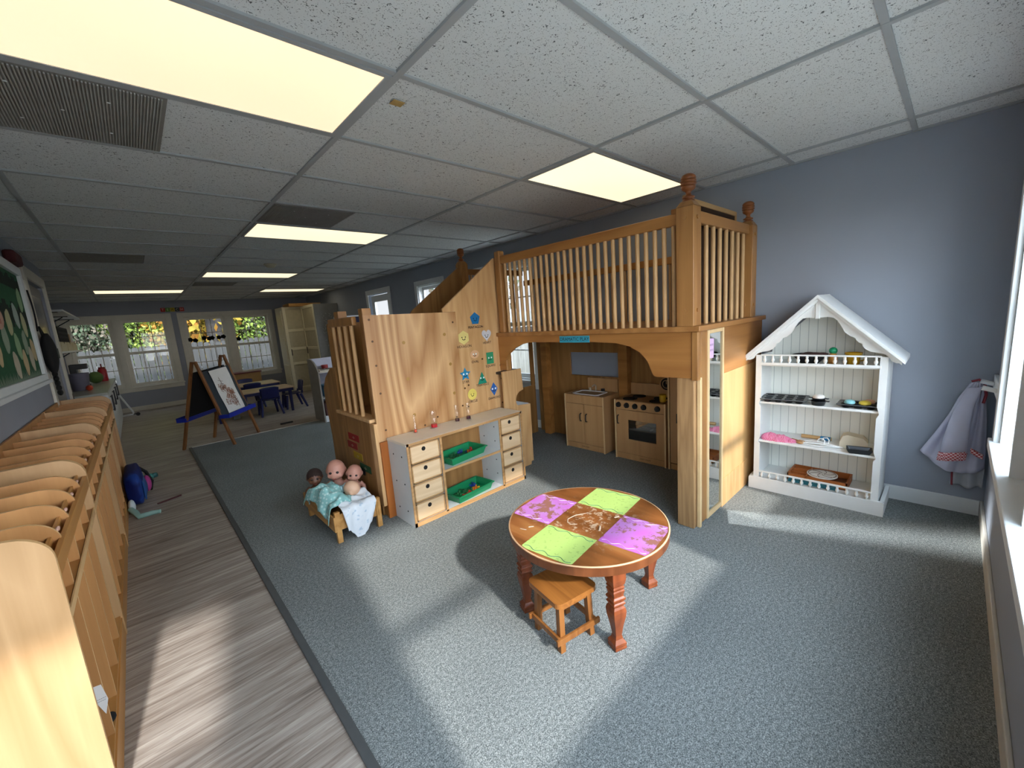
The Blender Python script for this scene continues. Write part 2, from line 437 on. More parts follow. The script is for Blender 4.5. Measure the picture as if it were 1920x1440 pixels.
g.box(XW-.02, XW, YF, YB, H-.012, H); g.box(-1.2, XW, YF, YF+.02, H-.012, H); g.box(-1.0, XW, YB-.02, YB, H-.012, H)
g.build('ceiling_grid', M['tbar'], ceil)
# baseboards
def base(name, x0, x1, y0, y1, m=None): struct(MB().box(x0, x1, y0, y1, VZ, .095).build(name, m or M['white'], bevel=.004))
base('baseboard_right', XW-.014, XW, YF+.014, 5.6); base('baseboard_right_far', XW-.014, XW, 6.55, YB-.014)
base('baseboard_front', -1.2, XW, YF, YF+.014, plain('cream skirting paint', '#cfcabf', .5, var=.03))  # even cream paint along the window wall
base('baseboard_back', -.83, XW, YB-.014, YB, M['cream']); base('baseboard_left', -.27, -.256, 4.45, 5.38, M['cream'])

def window(n, ax, p, u0, u1, z0, z1, mat, cols=3, grid=True, out=1, depth=.1, stile=.045, s0=0.):
    """double-hung window in a wall opening; ax is the wall's normal axis, out the side that is outdoors"""
    def B(b, a0, a1, c0, c1, d0, d1):
        d0, d1 = p+out*d0, p+out*d1
        if d0 > d1: d0, d1 = d1, d0
        if ax == 'x': b.box(d0, d1, a0, a1, c0, c1)
        else: b.box(a0, a1, d0, d1, c0, c1)
    o = (p, u0, z0) if ax == 'x' else (u0, p, z0)
    j = MB(o); t = .018
    B(j, u0, u0+t, z0, z1, .0, depth); B(j, u1-t, u1, z0, z1, 0, depth); B(j, u0+t, u1-t, z1-t, z1, 0, depth); B(j, u0+t, u1-t, z0, z0+t, 0, depth)
    root = struct(j.build('window_%d' % n, mat))
    zm = (z0+z1)/2+.0
    for nm, a, b, d in (('lower_sash', z0+t, zm+.02, .045+s0), ('upper_sash', zm-.02, z1-t, .07+s0)):
        f = MB(o); w0, w1 = u0+t, u1-t
        B(f, w0, w0+stile, a, b, d, d+.025); B(f, w1-stile, w1, a, b, d, d+.025)
        B(f, w0+stile, w1-stile, a, a+stile+.005, d, d+.025); B(f, w0+stile, w1-stile, b-stile, b, d, d+.025)
        sash = f.build(nm, mat, root)
        if grid:
            m = MB(o)
            for k in range(1, cols):
                uu = w0+stile+(w1-w0-2*stile)*k/cols; B(m, uu-.007, uu+.007, a+stile, b-stile, d+.004, d+.018)
            B(m, w0+stile, w1-stile, (a+b)/2-.007, (a+b)/2+.007, d+.004, d+.018)
            m.build('muntin', mat, sash)
        gl = MB(o); B(gl, w0+stile, w1-stile, a+stile, b-stile, d+.011, d+.013); gl.build('glass', M['glass'], sash)
    return root
for i, (a, b) in enumerate(FW): window(i+1, 'y', YB, a, b, FZ[0], FZ[1], M['cream'])
for i, (a, b) in enumerate(NW): window(i+5, 'y', YF, a, b, NZ[0], NZ[1], M['white'], grid=False, out=-1, depth=.155, s0=.05, stile=.04)
for i, (a, b, c, d) in enumerate(SW): window(i+8, 'x', XW, a, b, c, d, M['white'], cols=2)
def casing(n, ax, p, u0, u1, z0, z1, w, th, inn, mat, sill=True, mids=(), apron=True, so=.03):
    b = MB((p, u0, z0) if ax == 'x' else (u0, p, z0))
    def B(a0, a1, c0, c1, t0, t1):
        d0, d1 = sorted((p+inn*t0, p+inn*t1))
        if ax == 'x': b.box(d0, d1, a0, a1, c0, c1)
        else: b.box(a0, a1, d0, d1, c0, c1)
    B(u0-w, u0, z0-.03, z1+w, 0, th); B(u1, u1+w, z0-.03, z1+w, 0, th); B(u0, u1, z1, z1+w, 0, th)
    for m0, m1 in mids: B(m0, m1, z0, z1, 0, th)
    if sill:
        B(u0-w-.015, u1+w+.015, z0-.03, z0-.002, 0, so+th); 
        if apron: B(u0-w, u1+w, z0-.11, z0-.03, 0, th)
    return struct(b.build('trim_%d' % n, mat, bevel=.004))
casing(3, 'y', YB, FW[0][0], FW[1][1], FZ[0], FZ[1], .1, .022, -1, M['cream'], mids=[(.11, .22)], so=.04)
casing(4, 'y', YB, FW[2][0], FW[3][1], FZ[0], FZ[1], .1, .022, -1, M['cream'], mids=[(2.05, 2.17)], so=.04)
casing(5, 'y', YF, .66, 3.42, NZ[0], NZ[1], .07, .022, 1, M['white'], so=.014, apron=False)
casing(6, 'y', YF, -1.0, .12, NZ[0], NZ[1], .07, .022, 1, M['white'], so=.014)
casing(7, 'x', XW, SW[0][0], SW[0][1], .6, 2.0, .08, .02, -1, M['white'])
casing(8, 'x', XW, SW[1][0], SW[1][1], .6, 2.0, .08, .02, -1, M['white'])
casing(9, 'x', XW, 5.65, 6.5, .03, 2.02, .09, .02, -1, M['white'], sill=False)
casing(10, 'x', -.27, 4.3, 5.35, .03, 2.08, .1, .022, 1, M['cream'], sill=False)
# the stool of the big front windows
struct(MB((.5, YF, .56)).box(.59, 3.5, YF-.15, YF+.037, .578, .601).build('trim_11', M['white'], bevel=.004))
# glazed door in the right wall, plain door at the left
d1 = struct(MB((XW+.05, 5.65, 0)).box(XW+.04, XW+.08, 5.67, 5.8, 0, 2.0).box(XW+.04, XW+.08, 6.35, 6.48, 0, 2.0).box(XW+.04, XW+.08, 5.8, 6.35, 0, .9).box(XW+.04, XW+.08, 5.8, 6.35, 1.88, 2.0).build('door_1', M['white']))
MB((XW+.05, 5.65, 0)).box(XW+.055, XW+.062, 5.8, 6.35, .9, 1.88).build('glass', M['glass'], d1)
d2 = struct(MB((-.3, 4.3, 0)).box(-.33, -.29, 4.32, 5.33, 0, 2.06).build('door_2', plain('grey door', '#7d7b78', .5)))
MB((-.3, 4.3, 0)).box(-.292, -.284, 4.46, 5.19, 1.0, 1.95).build('door_panel', plain('door glass grey', '#5f6062', .2), d2)

# ceiling fixtures -------------------------------------------------------------
def light(i0, j0, label, bright, w=2):
    x0, y0 = i0*2*U, j0*U
    r = thing('ceiling_light', label, 'light', (x0+w*U/2, y0+U/2, H-.008), 0, 'fluorescent ceiling panels')
    o = r.location
    MB(o).box(x0+.015, x0+w*U-.015, y0+.015, y0+.035, H-.012, H-.001).box(x0+.015, x0+w*U-.015, y0+U-.035, y0+U-.015, H-.012, H-.001).box(x0+.015, x0+.035, y0+.035, y0+U-.035, H-.012, H-.001).box(x0+w*U-.035, x0+w*U-.015, y0+.035, y0+U-.035, H-.012, H-.001).build('frame', M['tbar'], r)
    MB(o).box(x0+.035, x0+w*U-.035, y0+.035, y0+U-.035, H-.009, H-.004).build('diffuser', M['lens2'] if bright else M['lens'], r)
light(0, 0, 'large lit ceiling panel nearest the camera, beside the big grey vent', 0)
light(2, 0, 'lit ceiling panel right above the railing of the wooden loft', 1)
light(1, 4, 'lit ceiling panel directly behind the second grey vent', 1)
light(1, 9, 'lit ceiling panel just beyond the smoke detector', 1)
light(2, 13, 'lit ceiling panel in the far corner above the cream wardrobe', 1)
light(0, 13, 'lit ceiling panel above the far windows, on the counter side', 1)
def vent(x0, y0, label):
    r = thing('ceiling_vent', label, 'vent', (x0+U/2, y0+U/2, H-.008), 0, 'square ceiling vents'); o = r.location
    MB(o).box(x0+.014, x0+U-.014, y0+.014, y0+U-.014, H-.007, H-.001).build('backing', M['vent'], r)
    s = MB(o)
    for k in range(58):
        xx = x0+.03+k*(U-.06)/57; s.box(xx-.0022, xx+.0022, y0+.03, y0+U-.03, H-.012, H-.007)
    s.build('grille', M['ventslat'], r)
    b = MB(o)
    for dx, dy in ((.18,.15),(.43,.15),(.3,.3),(.18,.45),(.43,.45)): b.cyl((x0+dx, y0+dy, H-.0125), (x0+dx, y0+dy, H-.012), .006, n=8)
    b.build('screws', M['white'], r)
vent(0, U, 'big grey ceiling vent nearest the camera beside the large lit panel')
vent(2*U, 3*U, 'dark grey ceiling vent touching the third lit panel')
vent(0, 7*U, 'grey ceiling vent toward the left wall, above the green bulletin board')
vent(2*U, 11*U, 'farthest grey ceiling vent, between the two far lit panels')
r = thing('smoke_detector', 'small round beige smoke detector on the ceiling', 'smoke detector', (1.84, 4.7, H))
MB(r.location).cyl((1.84,4.7,H-.012),(1.84,4.7,H),.075,n=24).build('base', P('#b9b09a'), r)
MB(r.location).lathe([(.0,H-.045),(.04,H-.043),(.06,H-.03),(.066,H-.012)],(1.84,4.7,0)).build('cover', P('#c9c0a6'), r)
r = thing('wall_fixture', 'round white fixture high on the left wall above the bulletin board', 'fixture', (-.27, 2.95, 2.2))
MB(r.location).cyl((-.27,2.95,2.2),(-.24,2.95,2.2),.1,n=28).build('base', M['white'], r)
MB(r.location).cyl((-.24,2.95,2.2),(-.225,2.95,2.2),.075,.06,n=28).build('cover', P('#e8e8e4'), r)
tag(MB((1.31,.18,H-.007)).box(1.285,1.335,.16,.2,H-.008,H-.006).build('tape_piece', P('#b9985a', .6)), 'scrap of tan tape on the ceiling grid by the large lit panel', 'tape')
# outdoors ---------------------------------------------------------------------
struct(MB().box(-30, 40, -40, 6, -.6, -.5).build('ground', M['ground']))  # unseen ground, kept pale to bounce light in through the front windows
struct(MB().box(-30, 40, 6, 45, -.6, -.5).build('ground_yard', plain('darkened yard ground', '#4a4438', .95, var=.2, scale=3)))  # yard half added dark so less light bounces into the far end
def fence(name, label, x0, x1, y, along='x', z1=1.34, mat='fence'):
    b = MB((x0, y, -.5) if along == 'x' else (y, x0, -.5)); n = int((x1-x0)/.14)
    for k in range(n):
        a = x0+k*.14; h = z1+random.uniform(-.03, .03)
        pl = [(a, -.5), (a+.128, -.5), (a+.128, h-.04), (a+.1, h), (a+.028, h), (a, h-.04)]
        if along == 'x': b.prism(pl, 'xz', y, y+.02)
        else: b.prism(pl, 'yz', y, y+.02)
    return tag(b.build(name, M[mat]), label, 'fence')
fence('picket_fence', 'weathered grey board fence outside the far windows', -5, 7.5, 13.2)
fence('picket_fence', 'pale board fence outside the side window behind the loft', -1, 9, 6.3, 'y', 1.5, 'fencepale')
def tree(x, y, h, r, leaf, label, n=420, trunk=.12, name='tree', ls=1.):
    t = thing(name, label, name, (x, y, -.5), 0, None); o = t.location
    MB(o).tube([(x,y,-.5),(x+.05,y,h*.4),(x-.05,y,h*.75),(x+.1,y,h)], [trunk, trunk*.85, trunk*.6, .03]).tube([(x,y,h*.35),(x+r*.5,y-.2,h*.7)],[trunk*.5,.02]).tube([(x,y,h*.4),(x-r*.6,y-.1,h*.72)],[trunk*.5,.02]).build('trunk', M['bark'], t)
    b = MB(o)
    for k in range(n*3):
        while 1:
            p = Vector((random.uniform(-1,1), random.uniform(-1,1), random.uniform(-1,1)))
            if p.length < 1: break
        c = Vector((x+p.x*r, y+p.y*r*.7, h*.5+p.z*h*.47)); s = random.uniform(.07, .17)*ls
        R = Euler((random.uniform(0,6), random.uniform(0,6), random.uniform(0,6))).to_matrix()
        b.add([c+R@Vector(q) for q in ((-s,0,0),(0,-s*.6,0),(s,0,0),(0,s*.6,0))], [(0,1,2,3)])
    f = b.build('foliage', leaf, t); f['kind'] = 'stuff'
tree(-2.6, 16.0, 6.0, 2.2, M['leafd'], 'dusky brown-green tree behind the fence at the far left window', 900)
tree(.1, 15.6, 5.6, 1.7, M['leafg'], 'bright green tree behind the fence in the second far window', 1000)
tree(1.5, 16.8, 5.6, 1.6, M['leafy'], 'yellow-orange tree behind the fence between the far windows', 620)
tree(2.25, 14.0, 6.5, .8, M['leafy'], 'thick-trunked tree with sparse yellow leaves in the third far window', 200, .24)
tree(3.4, 16.4, 5.6, 1.6, M['leafg'], 'green tree behind the thick trunk in the third far window', 550)
tree(5.6, 15.6, 5.6, 2.0, M['leafd'], 'dusky tree behind the fence in the rightmost far window', 750, .16)
for k, (x, y, r, lf, lb) in enumerate(((-1.3,14.7,.95,'leafd','dusky shrub behind the fence at the left edge of the far-left window'),(-.35,14.6,.9,'leafd','brownish shrub behind the fence in the far-left window'),(.55,14.7,.9,'leafg','bright green shrub behind the fence in the second far window'),(1.35,14.6,.85,'leafy','yellow shrub behind the fence between the window pairs'),(2.1,14.9,.9,'leafy','orange-yellow shrub behind the fence in the third far window'),(3.0,14.7,.95,'leafg','green shrub behind the fence left of the rightmost far window'),(3.9,14.8,1.0,'leafd','dusky shrub behind the fence in the rightmost far window'))): tree(x, y, 3.6, r, M[lf], lb, 1500, .05, 'shrub', .42)
tree(8.2, 4.2, 4.5, 1.6, M['leafg'], 'green tree outside the side window behind the loft', 500)
tree(8.6, 9.0, 4.6, 1.6, M['leafd'], 'tree seen through the glazed door in the right wall', 400)
# ------------------------------------------------------------------ the wooden loft with stairs
L = thing('play_loft', 'tall wooden play loft with spindle railings, stair tower and an arched nook underneath', 'play loft', (2.9, .6, 0))
o = L.location
def part(b, name, mat, bevel=.004, parent=L): return b.build(name, mat, parent, bevel=bevel)
XF = 2.73
part(MB(o).box(XF-.03, 3.9, -.475, 2.09, 1.236, 1.268), 'deck', M['oakx'])
# arch fascia
arch = [(-.44,1.236),(-.44,.962),(-.2,.958),(-.178,.968),(-.165,1.0),(-.14,1.06),(-.09,1.112),(-.02,1.148),(.08,1.172),(.3,1.182),(.9,1.182),(1.0,1.165),(1.09,1.13),(1.16,1.085),(1.205,1.02),(1.222,.94),(1.30,.93),(1.30,1.236)]
part(MB(o).prism(arch, 'yz', XF-.012, XF+.012), 'arch_fascia', M['oak'], .003)
part(MB(o).box(XF-.02, XF+.02, -.462, -.425, .95, 1.236), 'corner_strip', M['post'])
part(MB(o).box(XF, XF+.06, -.43, -.325, 0, .96), 'leg', M['plyedge'] if False else wood('leg ply', '#b08b60', '#866440', 'z', 3., .5, 5))
part(MB(o).box(XF+.035, XF+.06, -.455, -.432, 0, .96), 'edge_strip', M['toyedge'])
part(MB(o).box(XF+.055, XF+.17, -.45, -.43, 0.02, 1.236), 'side_strip', M['post'])
# side wall facing the big windows
part(MB(o).box(3.12, 3.9, -.45, -.432, .93, 1.236), 'upper_side_panel', M['oakx'])
part(MB(o).box(3.12, 3.9, -.448, -.432, .0, .93), 'lower_side_panel', M['birchside'])
part(MB(o).box(3.12, 3.62, -.452, -.448, .0, .2), 'side_kick_panel', M['birch'])
mf = part(MB(o).box(2.868, 2.893, -.458, -.436, .02, 1.235).box(3.097, 3.12, -.458, -.436, .02, 1.235).box(2.893, 3.097, -.458, -.436, .02, .05).box(2.893, 3.097, -.458, -.436, 1.21, 1.235), 'mirror_frame', M['toyedge'], .003)
MB(o).box(2.892, 3.098, -.449, -.444, .05, 1.21).build('mirror', M['mirror'], mf)
def finial(b, x, y, z, s=1.):
    pr = [(.034,0),(.034,.006),(.022,.010),(.022,.014),(.033,.018),(.033,.025),(.022,.029),(.015,.036),(.013,.048),(.02,.056),(.033,.064),(.038,.074),(.038,.079),(.033,.081),(.033,.084),(.041,.087),(.042,.094),(.036,.097),(.036,.1),(.042,.103),(.042,.11),(.036,.113),(.036,.116),(.04,.119),(.038,.13),(.03,.139),(.018,.145),(0.0,.147)]
    return b.lathe([(r*s, z+zz*s) for r, zz in pr], (x, y, 0), 22)
def newel(x, y, z0, z1, w, name='post', fin=True, mat=None):
    b = MB(o).box(x-w/2, x+w/2, y-w/2, y+w/2, z0, z1-.03)
    k = w*.32
    b.add([(x-w/2,y-w/2,z1-.03),(x+w/2,y-w/2,z1-.03),(x+w/2,y+w/2,z1-.03),(x-w/2,y+w/2,z1-.03),(x-k,y-k,z1),(x+k,y-k,z1),(x+k,y+k,z1),(x-k,y+k,z1)], [(4,5,6,7),(0,1,5,4),(1,2,6,5),(2,3,7,6),(3,0,4,7)])
    p = part(b, name, mat or M['post'], .004)
    if fin: finial(MB(o), x, y, z1, w/.1).build('finial', M['finial'], p)
    pg = MB(o)
    for zz in (z0+.09, z1-.09):
        pg.cyl((x-w/2-.006, y, zz), (x-w/2, y, zz), .011, n=10); pg.cyl((x, y-w/2-.006, zz), (x, y-w/2, zz), .011, n=10)
    pg.build('peg', M['post'], p)
newel(XF+.02, -.392, 1.268, 1.96, .1)
newel(3.70, -.40, 1.268, 1.94, .095)
newel(2.96, 2.05, 1.0, 1.995, .09)
part(MB(o).box(XF-.01, XF+.055, 1.2, 1.265, .93, 1.955), 'post', M['post'], .012)
part(MB(o).box(XF+.0, XF+.045, -.345, 1.205, 1.845, 1.91), 'top_rail', M['oak'], .006)
part(MB(o).box(2.79, 3.655, -.425, -.38, 1.85, 1.915), 'top_rail', M['oakx'], .006)
def spindle(x, y, z0, z1, r=.0135): return MB(o).cyl((x,y,z0),(x,y,z1),r,n=12).build('spindle', M['spin'], L)
s0 = spindle(XF+.022, 1.165, 1.268, 1.846)
for k in range(1, 26):
    c = s0.copy(); COL.objects.link(c); c.location = (0, -k*(1.165+.305)/25, 0)
s1 = spindle(2.862, -.402, 1.268, 1.851)
for k in range(1, 8):
    c = s1.copy(); COL.objects.link(c); c.location = (k*.105, 0, 0)
# brown perforated panel behind the short railing
pf = part(MB(o).box(2.82,2.845,-.345,-.325,1.27,2.02).box(3.62,3.645,-.345,-.325,1.27,2.0).box(2.82,3.645,-.345,-.325,1.985,2.015), 'panel_frame', M['spin'])
MB(o).box(2.845,3.62,-.338,-.332,1.27,1.985).build('perforated_panel', pattern('brown pegboard', '#3a2a20', '#17100c', 60, .25), pf)
part(MB(o).box(XF+.06, XF+.085, -.33, -.27, 1.27, 1.95), 'filler_board', M['oak'])
# wall-side railing
part(MB(o).box(3.79, 3.83, -.3, 2.0, 1.74, 1.80), 'back_rail', M['oak'])
for k in range(15): MB(o).cyl((3.81, -.2+k*.145, 1.268), (3.81, -.2+k*.145, 1.742), .012, n=8).build('spindle', M['spin'], L)
part(MB(o).box(3.0, 3.82, 2.03, 2.07, 1.86, 1.92), 'end_rail', M['oakx'])
for k in range(7): MB(o).cyl((3.07+k*.1, 2.05, 1.268), (3.07+k*.1, 2.05, 1.862), .012, n=8).build('spindle', M['spin'], L)
# back of the nook
bp = MB(o)
for a in ((.0,.80,0,1.236),(1.42,1.72,0,1.236),(.80,1.42,0,.715),(.80,1.42,.965,1.236)): bp.box(3.865,3.885,a[0],a[1],a[2],a[3])
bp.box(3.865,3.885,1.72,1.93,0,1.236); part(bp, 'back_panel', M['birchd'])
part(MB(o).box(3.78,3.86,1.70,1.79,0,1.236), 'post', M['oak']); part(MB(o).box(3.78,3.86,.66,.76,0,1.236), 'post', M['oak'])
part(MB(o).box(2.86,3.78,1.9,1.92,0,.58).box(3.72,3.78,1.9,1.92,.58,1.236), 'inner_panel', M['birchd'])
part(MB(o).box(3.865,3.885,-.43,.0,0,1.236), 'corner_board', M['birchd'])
# steps inside
sp = [(2.66,0),(2.66,.93),(2.885,.93),(2.898,.735),(2.845,.722),(2.812,.695),(2.80,.66),(2.80,.625),(2.815,.6),(2.978,.585),(2.972,.03),(2.945,.03),(2.94,0)]
part(MB(o).prism(sp, 'xz', 1.2, 1.216), 'step_side', M['birch'], .002)
part(MB(o).prism(sp, 'xz', 1.7, 1.716), 'step_side', M['birch'], .002)
part(MB(o).box(2.8,2.972,1.216,1.7,.575,.592), 'tread', M['melamine']); part(MB(o).box(2.66,2.885,1.216,1.7,.905,.925), 'tread', P('#2a2420'))
# stair tower
tw = [(1.545,.582),(2.755,.582),(2.755,1.905),(2.735,1.905),(2.19,1.515),(2.165,1.50),(2.165,1.472),(1.545,1.482)]
part(MB(o).prism([(1.518,.582),(2.285,.582),(2.285,1.47),(1.518,1.482)], 'xz', 1.286, 1.304), 'front_panel', wood('figured birch panel', '#dab281', '#9f6f41', 'z', .6, .4, 13, .62), .003)
part(MB(o).prism([(2.287,.582),(2.75,.582),(2.75,1.905),(2.73,1.905),(2.19,1.515),(2.165,1.498),(2.165,1.474),(2.287,1.472)], 'xz', 1.288, 1.306), 'stair_panel', M['birch'], .003)
bo = MB(o)
for x, z in ((1.56,1.45),(1.565,1.3),(1.57,1.13),(1.575,.93),(1.58,.66),(2.25,1.39),(2.27,.7),(2.31,.84),(2.33,.68),(2.71,.64),(2.35,.86),(2.2,.62),(1.9,.62),(2.72,.98),(2.72,.86),(2.52,1.06),(2.02,.66)):
    bo.cyl((x,1.287,z),(x,1.2845,z),.008,n=10)
bo.build('bolt', P('#5a3b1c'), L)
wp = MB(o)
for x, z in ((1.80,1.27),(1.80,1.0),(1.82,.72),(2.16,1.3),(2.19,1.06),(2.2,.82)): wp.cyl((x,1.287,z),(x,1.2845,z),.013,n=12)
wp.build('wood_plug', P('#a8813f'), L)
rear = [(1.535,0),(2.95,0),(2.95,1.93),(2.90,1.93),(2.33,1.525),(2.31,1.50),(2.31,1.45),(1.535,1.45)]
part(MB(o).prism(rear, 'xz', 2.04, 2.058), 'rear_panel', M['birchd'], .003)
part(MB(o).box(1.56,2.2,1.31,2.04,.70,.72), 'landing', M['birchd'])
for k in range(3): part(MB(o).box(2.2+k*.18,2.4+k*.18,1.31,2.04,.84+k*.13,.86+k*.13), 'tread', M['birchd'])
part(MB(o).box(1.522,1.585,1.278,1.304,0,.58), 'post', wood('orange post', '#b36a30', '#8b4a1a', 'z', 2., .4, 4))
# end of the tower with its small railing
part(MB(o).box(1.512,1.527,1.36,1.95,0,.72), 'end_panel', M['birchd'])
part(MB(o).box(1.494,1.521,1.286,1.36,.1,.72), 'end_strip', M['birch'])
part(MB(o).box(1.48,1.58,1.315,1.965,.725,.752), 'ledge', M['birch'], .006)
part(MB(o).box(1.492,1.53,1.42,1.9,1.42,1.482), 'small_rail', M['post'], .01)
for k in range(4): MB(o).cyl((1.512,1.49+k*.117,.752),(1.512,1.49+k*.117,1.421),.0145,n=12).build('spindle', M['spin'], L)
part(MB(o).box(1.528,1.593,1.31,1.375,.0,1.53), 'post', M['post']); part(MB(o).box(1.53,1.598,1.76,1.85,.0,1.535), 'post', M['post'])
part(MB(o).prism([(1.95,0),(2.24,0),(2.245,.5),(2.285,.8),(2.285,.9),(2.2,1.0),(2.05,1.09),(1.95,1.1)], 'yz', 1.512, 1.53), 'side_board', M['birchd'], .003)
part(MB(o).prism([(2.2,0),(2.42,0),(2.42,.28),(2.4,.31),(2.2,.31)], 'yz', 1.6, 1.618), 'foot_board', M['birchd'], .003)

# stickers on the stair panel
def shape_pts(kind, s):
    if kind == 'pentagon': return [(s*math.sin(2*PI*k/5), s*math.cos(2*PI*k/5)) for k in range(5)]
    if kind == 'hexagon': return [(s*math.sin(2*PI*k/6), s*math.cos(2*PI*k/6)) for k in range(6)]
    if kind == 'heart':
        r = []
        for k in range(28):
            t = 2*PI*k/28; r.append((s*.062*16*math.sin(t)**3, s*.066*(13*math.cos(t)-5*math.cos(2*t)-2*math.cos(3*t)-math.cos(4*t))+.1*s))
        return r
    if kind == 'oval': return [(s*.95*math.cos(2*PI*k/28), s*.72*math.sin(2*PI*k/28)) for k in range(28)]
    if kind == 'square': return [(-s*.78,-s),(s*.78,-s),(s*.78,s),(-s*.78,s)]
    if kind == 'star': return [((s if k % 2 == 0 else s*.48)*math.sin(PI*k/5), (s if k % 2 == 0 else s*.48)*math.cos(PI*k/5)) for k in range(10)]
    if kind == 'triangle': return [(-s*.9,-s*.85),(s*.9,-s*.85),(0,s)]
    if kind == 'diamond': return [(0,-s),(s*.68,0),(0,s),(-s*.68,0)]
    return [(s*math.cos(2*PI*k/30), s*math.sin(2*PI*k/30)) for k in range(30)]
def sticker(kind, x, z, s, colr, cz, word, face=None, desc=''):
    y = 1.2855
    o2 = Vector((x, y, z))
    b = MB(o2).prism([(x+a, z+c) for a, c in shape_pts(kind, s)], 'xz', y, y-.0012)
    t = tag(b.build('shape_sticker', P(colr, .55)), desc, 'sticker', 'smiling shape stickers')
    f = MB(o2)
    ink = P('#e8f0ee') if face == 'w' else M['ink']
    e = s*.3; zo = z+s*.05
    for sx in (-1, 1): f.cyl((x+sx*e, y-.0012, zo), (x+sx*e, y-.002, zo), s*(.15 if face == 'w' else .085), n=10)
    f.build('eyes', ink, t)
    mo = MB(o2); mo.tube([(x+s*.24*math.cos(a), y-.0018, zo-s*.18+s*.2*math.sin(a)) for a in [PI+PI*k/6 for k in range(7)]], s*.05, 6)
    mo.build('mouth', M['ink'], t)
    vs, fs = text_geo(word, .03, frame_matrix((x, y-.0006, cz), (1,0,0), (0,0,1)))
    MB(o2).add(vs, fs).build('caption', M['ink'], t)
sticker('pentagon', 2.478, 1.405, .054, '#1272ae', 1.335, 'PENTAGON', None, 'blue pentagon sticker, topmost on the birch panel')
sticker('hexagon', 2.343, 1.258, .058, '#e3d283', 1.185, 'HEXAGON', None, 'pale yellow hexagon sticker left of the heart')
sticker('heart', 2.587, 1.256, .052, '#cfd0d6', 1.194, 'HEART', None, 'silvery white heart sticker near the loft railing')
sticker('oval', 2.441, 1.109, .048, '#d9ad84', 1.046, 'OVAL', 'w', 'faint peach oval sticker')
sticker('square', 2.606, 1.058, .05, '#2c9065', .99, 'SQUARE', 'w', 'green square sticker below the silvery heart')
sticker('star', 2.325, .955, .058, '#1a86b4', .891, 'STAR', 'w', 'turquoise blue star sticker')
sticker('triangle', 2.5, .896, .056, '#17896f', .838, 'TRIANGLE', 'w', 'green triangle sticker beside the blue star')
sticker('diamond', 2.621, .78, .06, '#2560ae', .702, 'DIAMOND', 'w', 'deep blue diamond sticker, lowest on the right')
sticker('circle', 2.38, .776, .047, '#e2cf66', .715, 'CIRCLE', None, 'yellow circle sticker above the shelf unit')

def papersign(name, label, pts, mat, texts, right, up, group=None, cat='sign', tmat=None):
    c = sum((Vector(p) for p in pts), Vector())/len(pts)
    n = Vector(right).normalized().cross(Vector(up).normalized())
    b = MB(c); k = len(pts)
    v = [Vector(p) for p in pts]+[Vector(p)+n*.002 for p in pts]
    b.add(v, [tuple(reversed(range(k))), tuple(range(k, 2*k))]+[(i, (i+1) % k, k+(i+1) % k, k+i) for i in range(k)])
    t = tag(b.build(name, mat), label, cat, group)
    if texts:
        tb = MB(c)
        for s, size, dx, dy in texts:
            M4 = frame_matrix(c+n*.0025+Vector(right).normalized()*dx+Vector(up).normalized()*dy, right, up)
            vs, fs = text_geo(s, size, M4); tb.add(vs, fs)
        tb.build('lettering', tmat or M['ink'], t)
    return t
yA, yB = .575, .30
papersign('paper_sign', 'turquoise paper sign reading dramatic play on the loft arch', [(XF-.0125,yA,1.178),(XF-.0125,yB,1.178),(XF-.0125,yB,1.226),(XF-.0125,yA,1.226)], M['sign'], [('DRAMATIC PLAY', .0355, 0, 0)], (0,-1,0), (0,0,1))
papersign('paper_note', 'small pink note taped to the top of the mirror strip', [(2.895,-.4495,1.06),(2.965,-.4495,1.055),(2.968,-.4495,1.175),(2.898,-.4495,1.18)], P('#d9b6dc'), [('===', .03, 0, .02), ('===', .03, 0, -.012)], (1,0,0), (0,0,1), cat='note')
for lab, c, z0, y0, w in (('dark red paper strip, upper of the two red ones on the stair tower end', '#8f1d1d', .547, 1.74, .21), ('dark red paper strip, lower of the two red ones on the stair tower end', '#8c2622', .475, 1.785, .19), ('mustard yellow paper strip on the stair tower end', '#a98a1c', .40, 1.70, .17), ('dark green paper strip on the stair tower end', '#1f4a2c', .325, 1.58, .2), ('black paper strip, lowest on the stair tower end', '#14161f', .285, 1.70, .2)):
    y1 = y0+w/2; y2 = y0-w/2
    papersign('paper_strip', lab, [(1.5115,y1,z0-.028),(1.5115,y2,z0-.028),(1.5115,y2,z0+.028),(1.5115,y1,z0+.028)], P(c, .8), [('-o-', .04, 0, 0)], (0,-1,0), (0,0,1), 'coloured paper strips on the stair tower', 'paper strip', P('#b9a58f'))

# ------------------------------------------------------------------ shelf unit with eight little drawers
S = thing('drawer_shelf_unit', 'low white shelf unit with eight plywood drawers and two open bays', 'shelf unit', (2.12, 1.14, 0)); o = S.location
x0, x1, y0, y1, zt = 1.575, 2.66, 1.0, 1.275, .605
part(MB(o).box(x0-.004,x1+.004,y0-.004,y1,zt-.018,zt), 'top', [M['whitetop']], .002, S)
part(MB(o).box(x0,x0+.016,y0,y1,0,zt-.018), 'side', M['melamine'], .001, S); part(MB(o).box(x1-.016,x1,y0,y1,0,zt-.018), 'side', M['melamine'], .001, S)
part(MB(o).box(x0+.016,x1-.016,y1-.012,y1,0,zt-.018), 'back', M['birchd'], 0, S)
part(MB(o).box(1.838,1.854,y0,y1-.012,.02,zt-.018), 'divider', M['melamine'], 0, S); part(MB(o).box(2.4,2.416,y0,y1-.012,.02,zt-.018), 'divider', M['melamine'], 0, S)
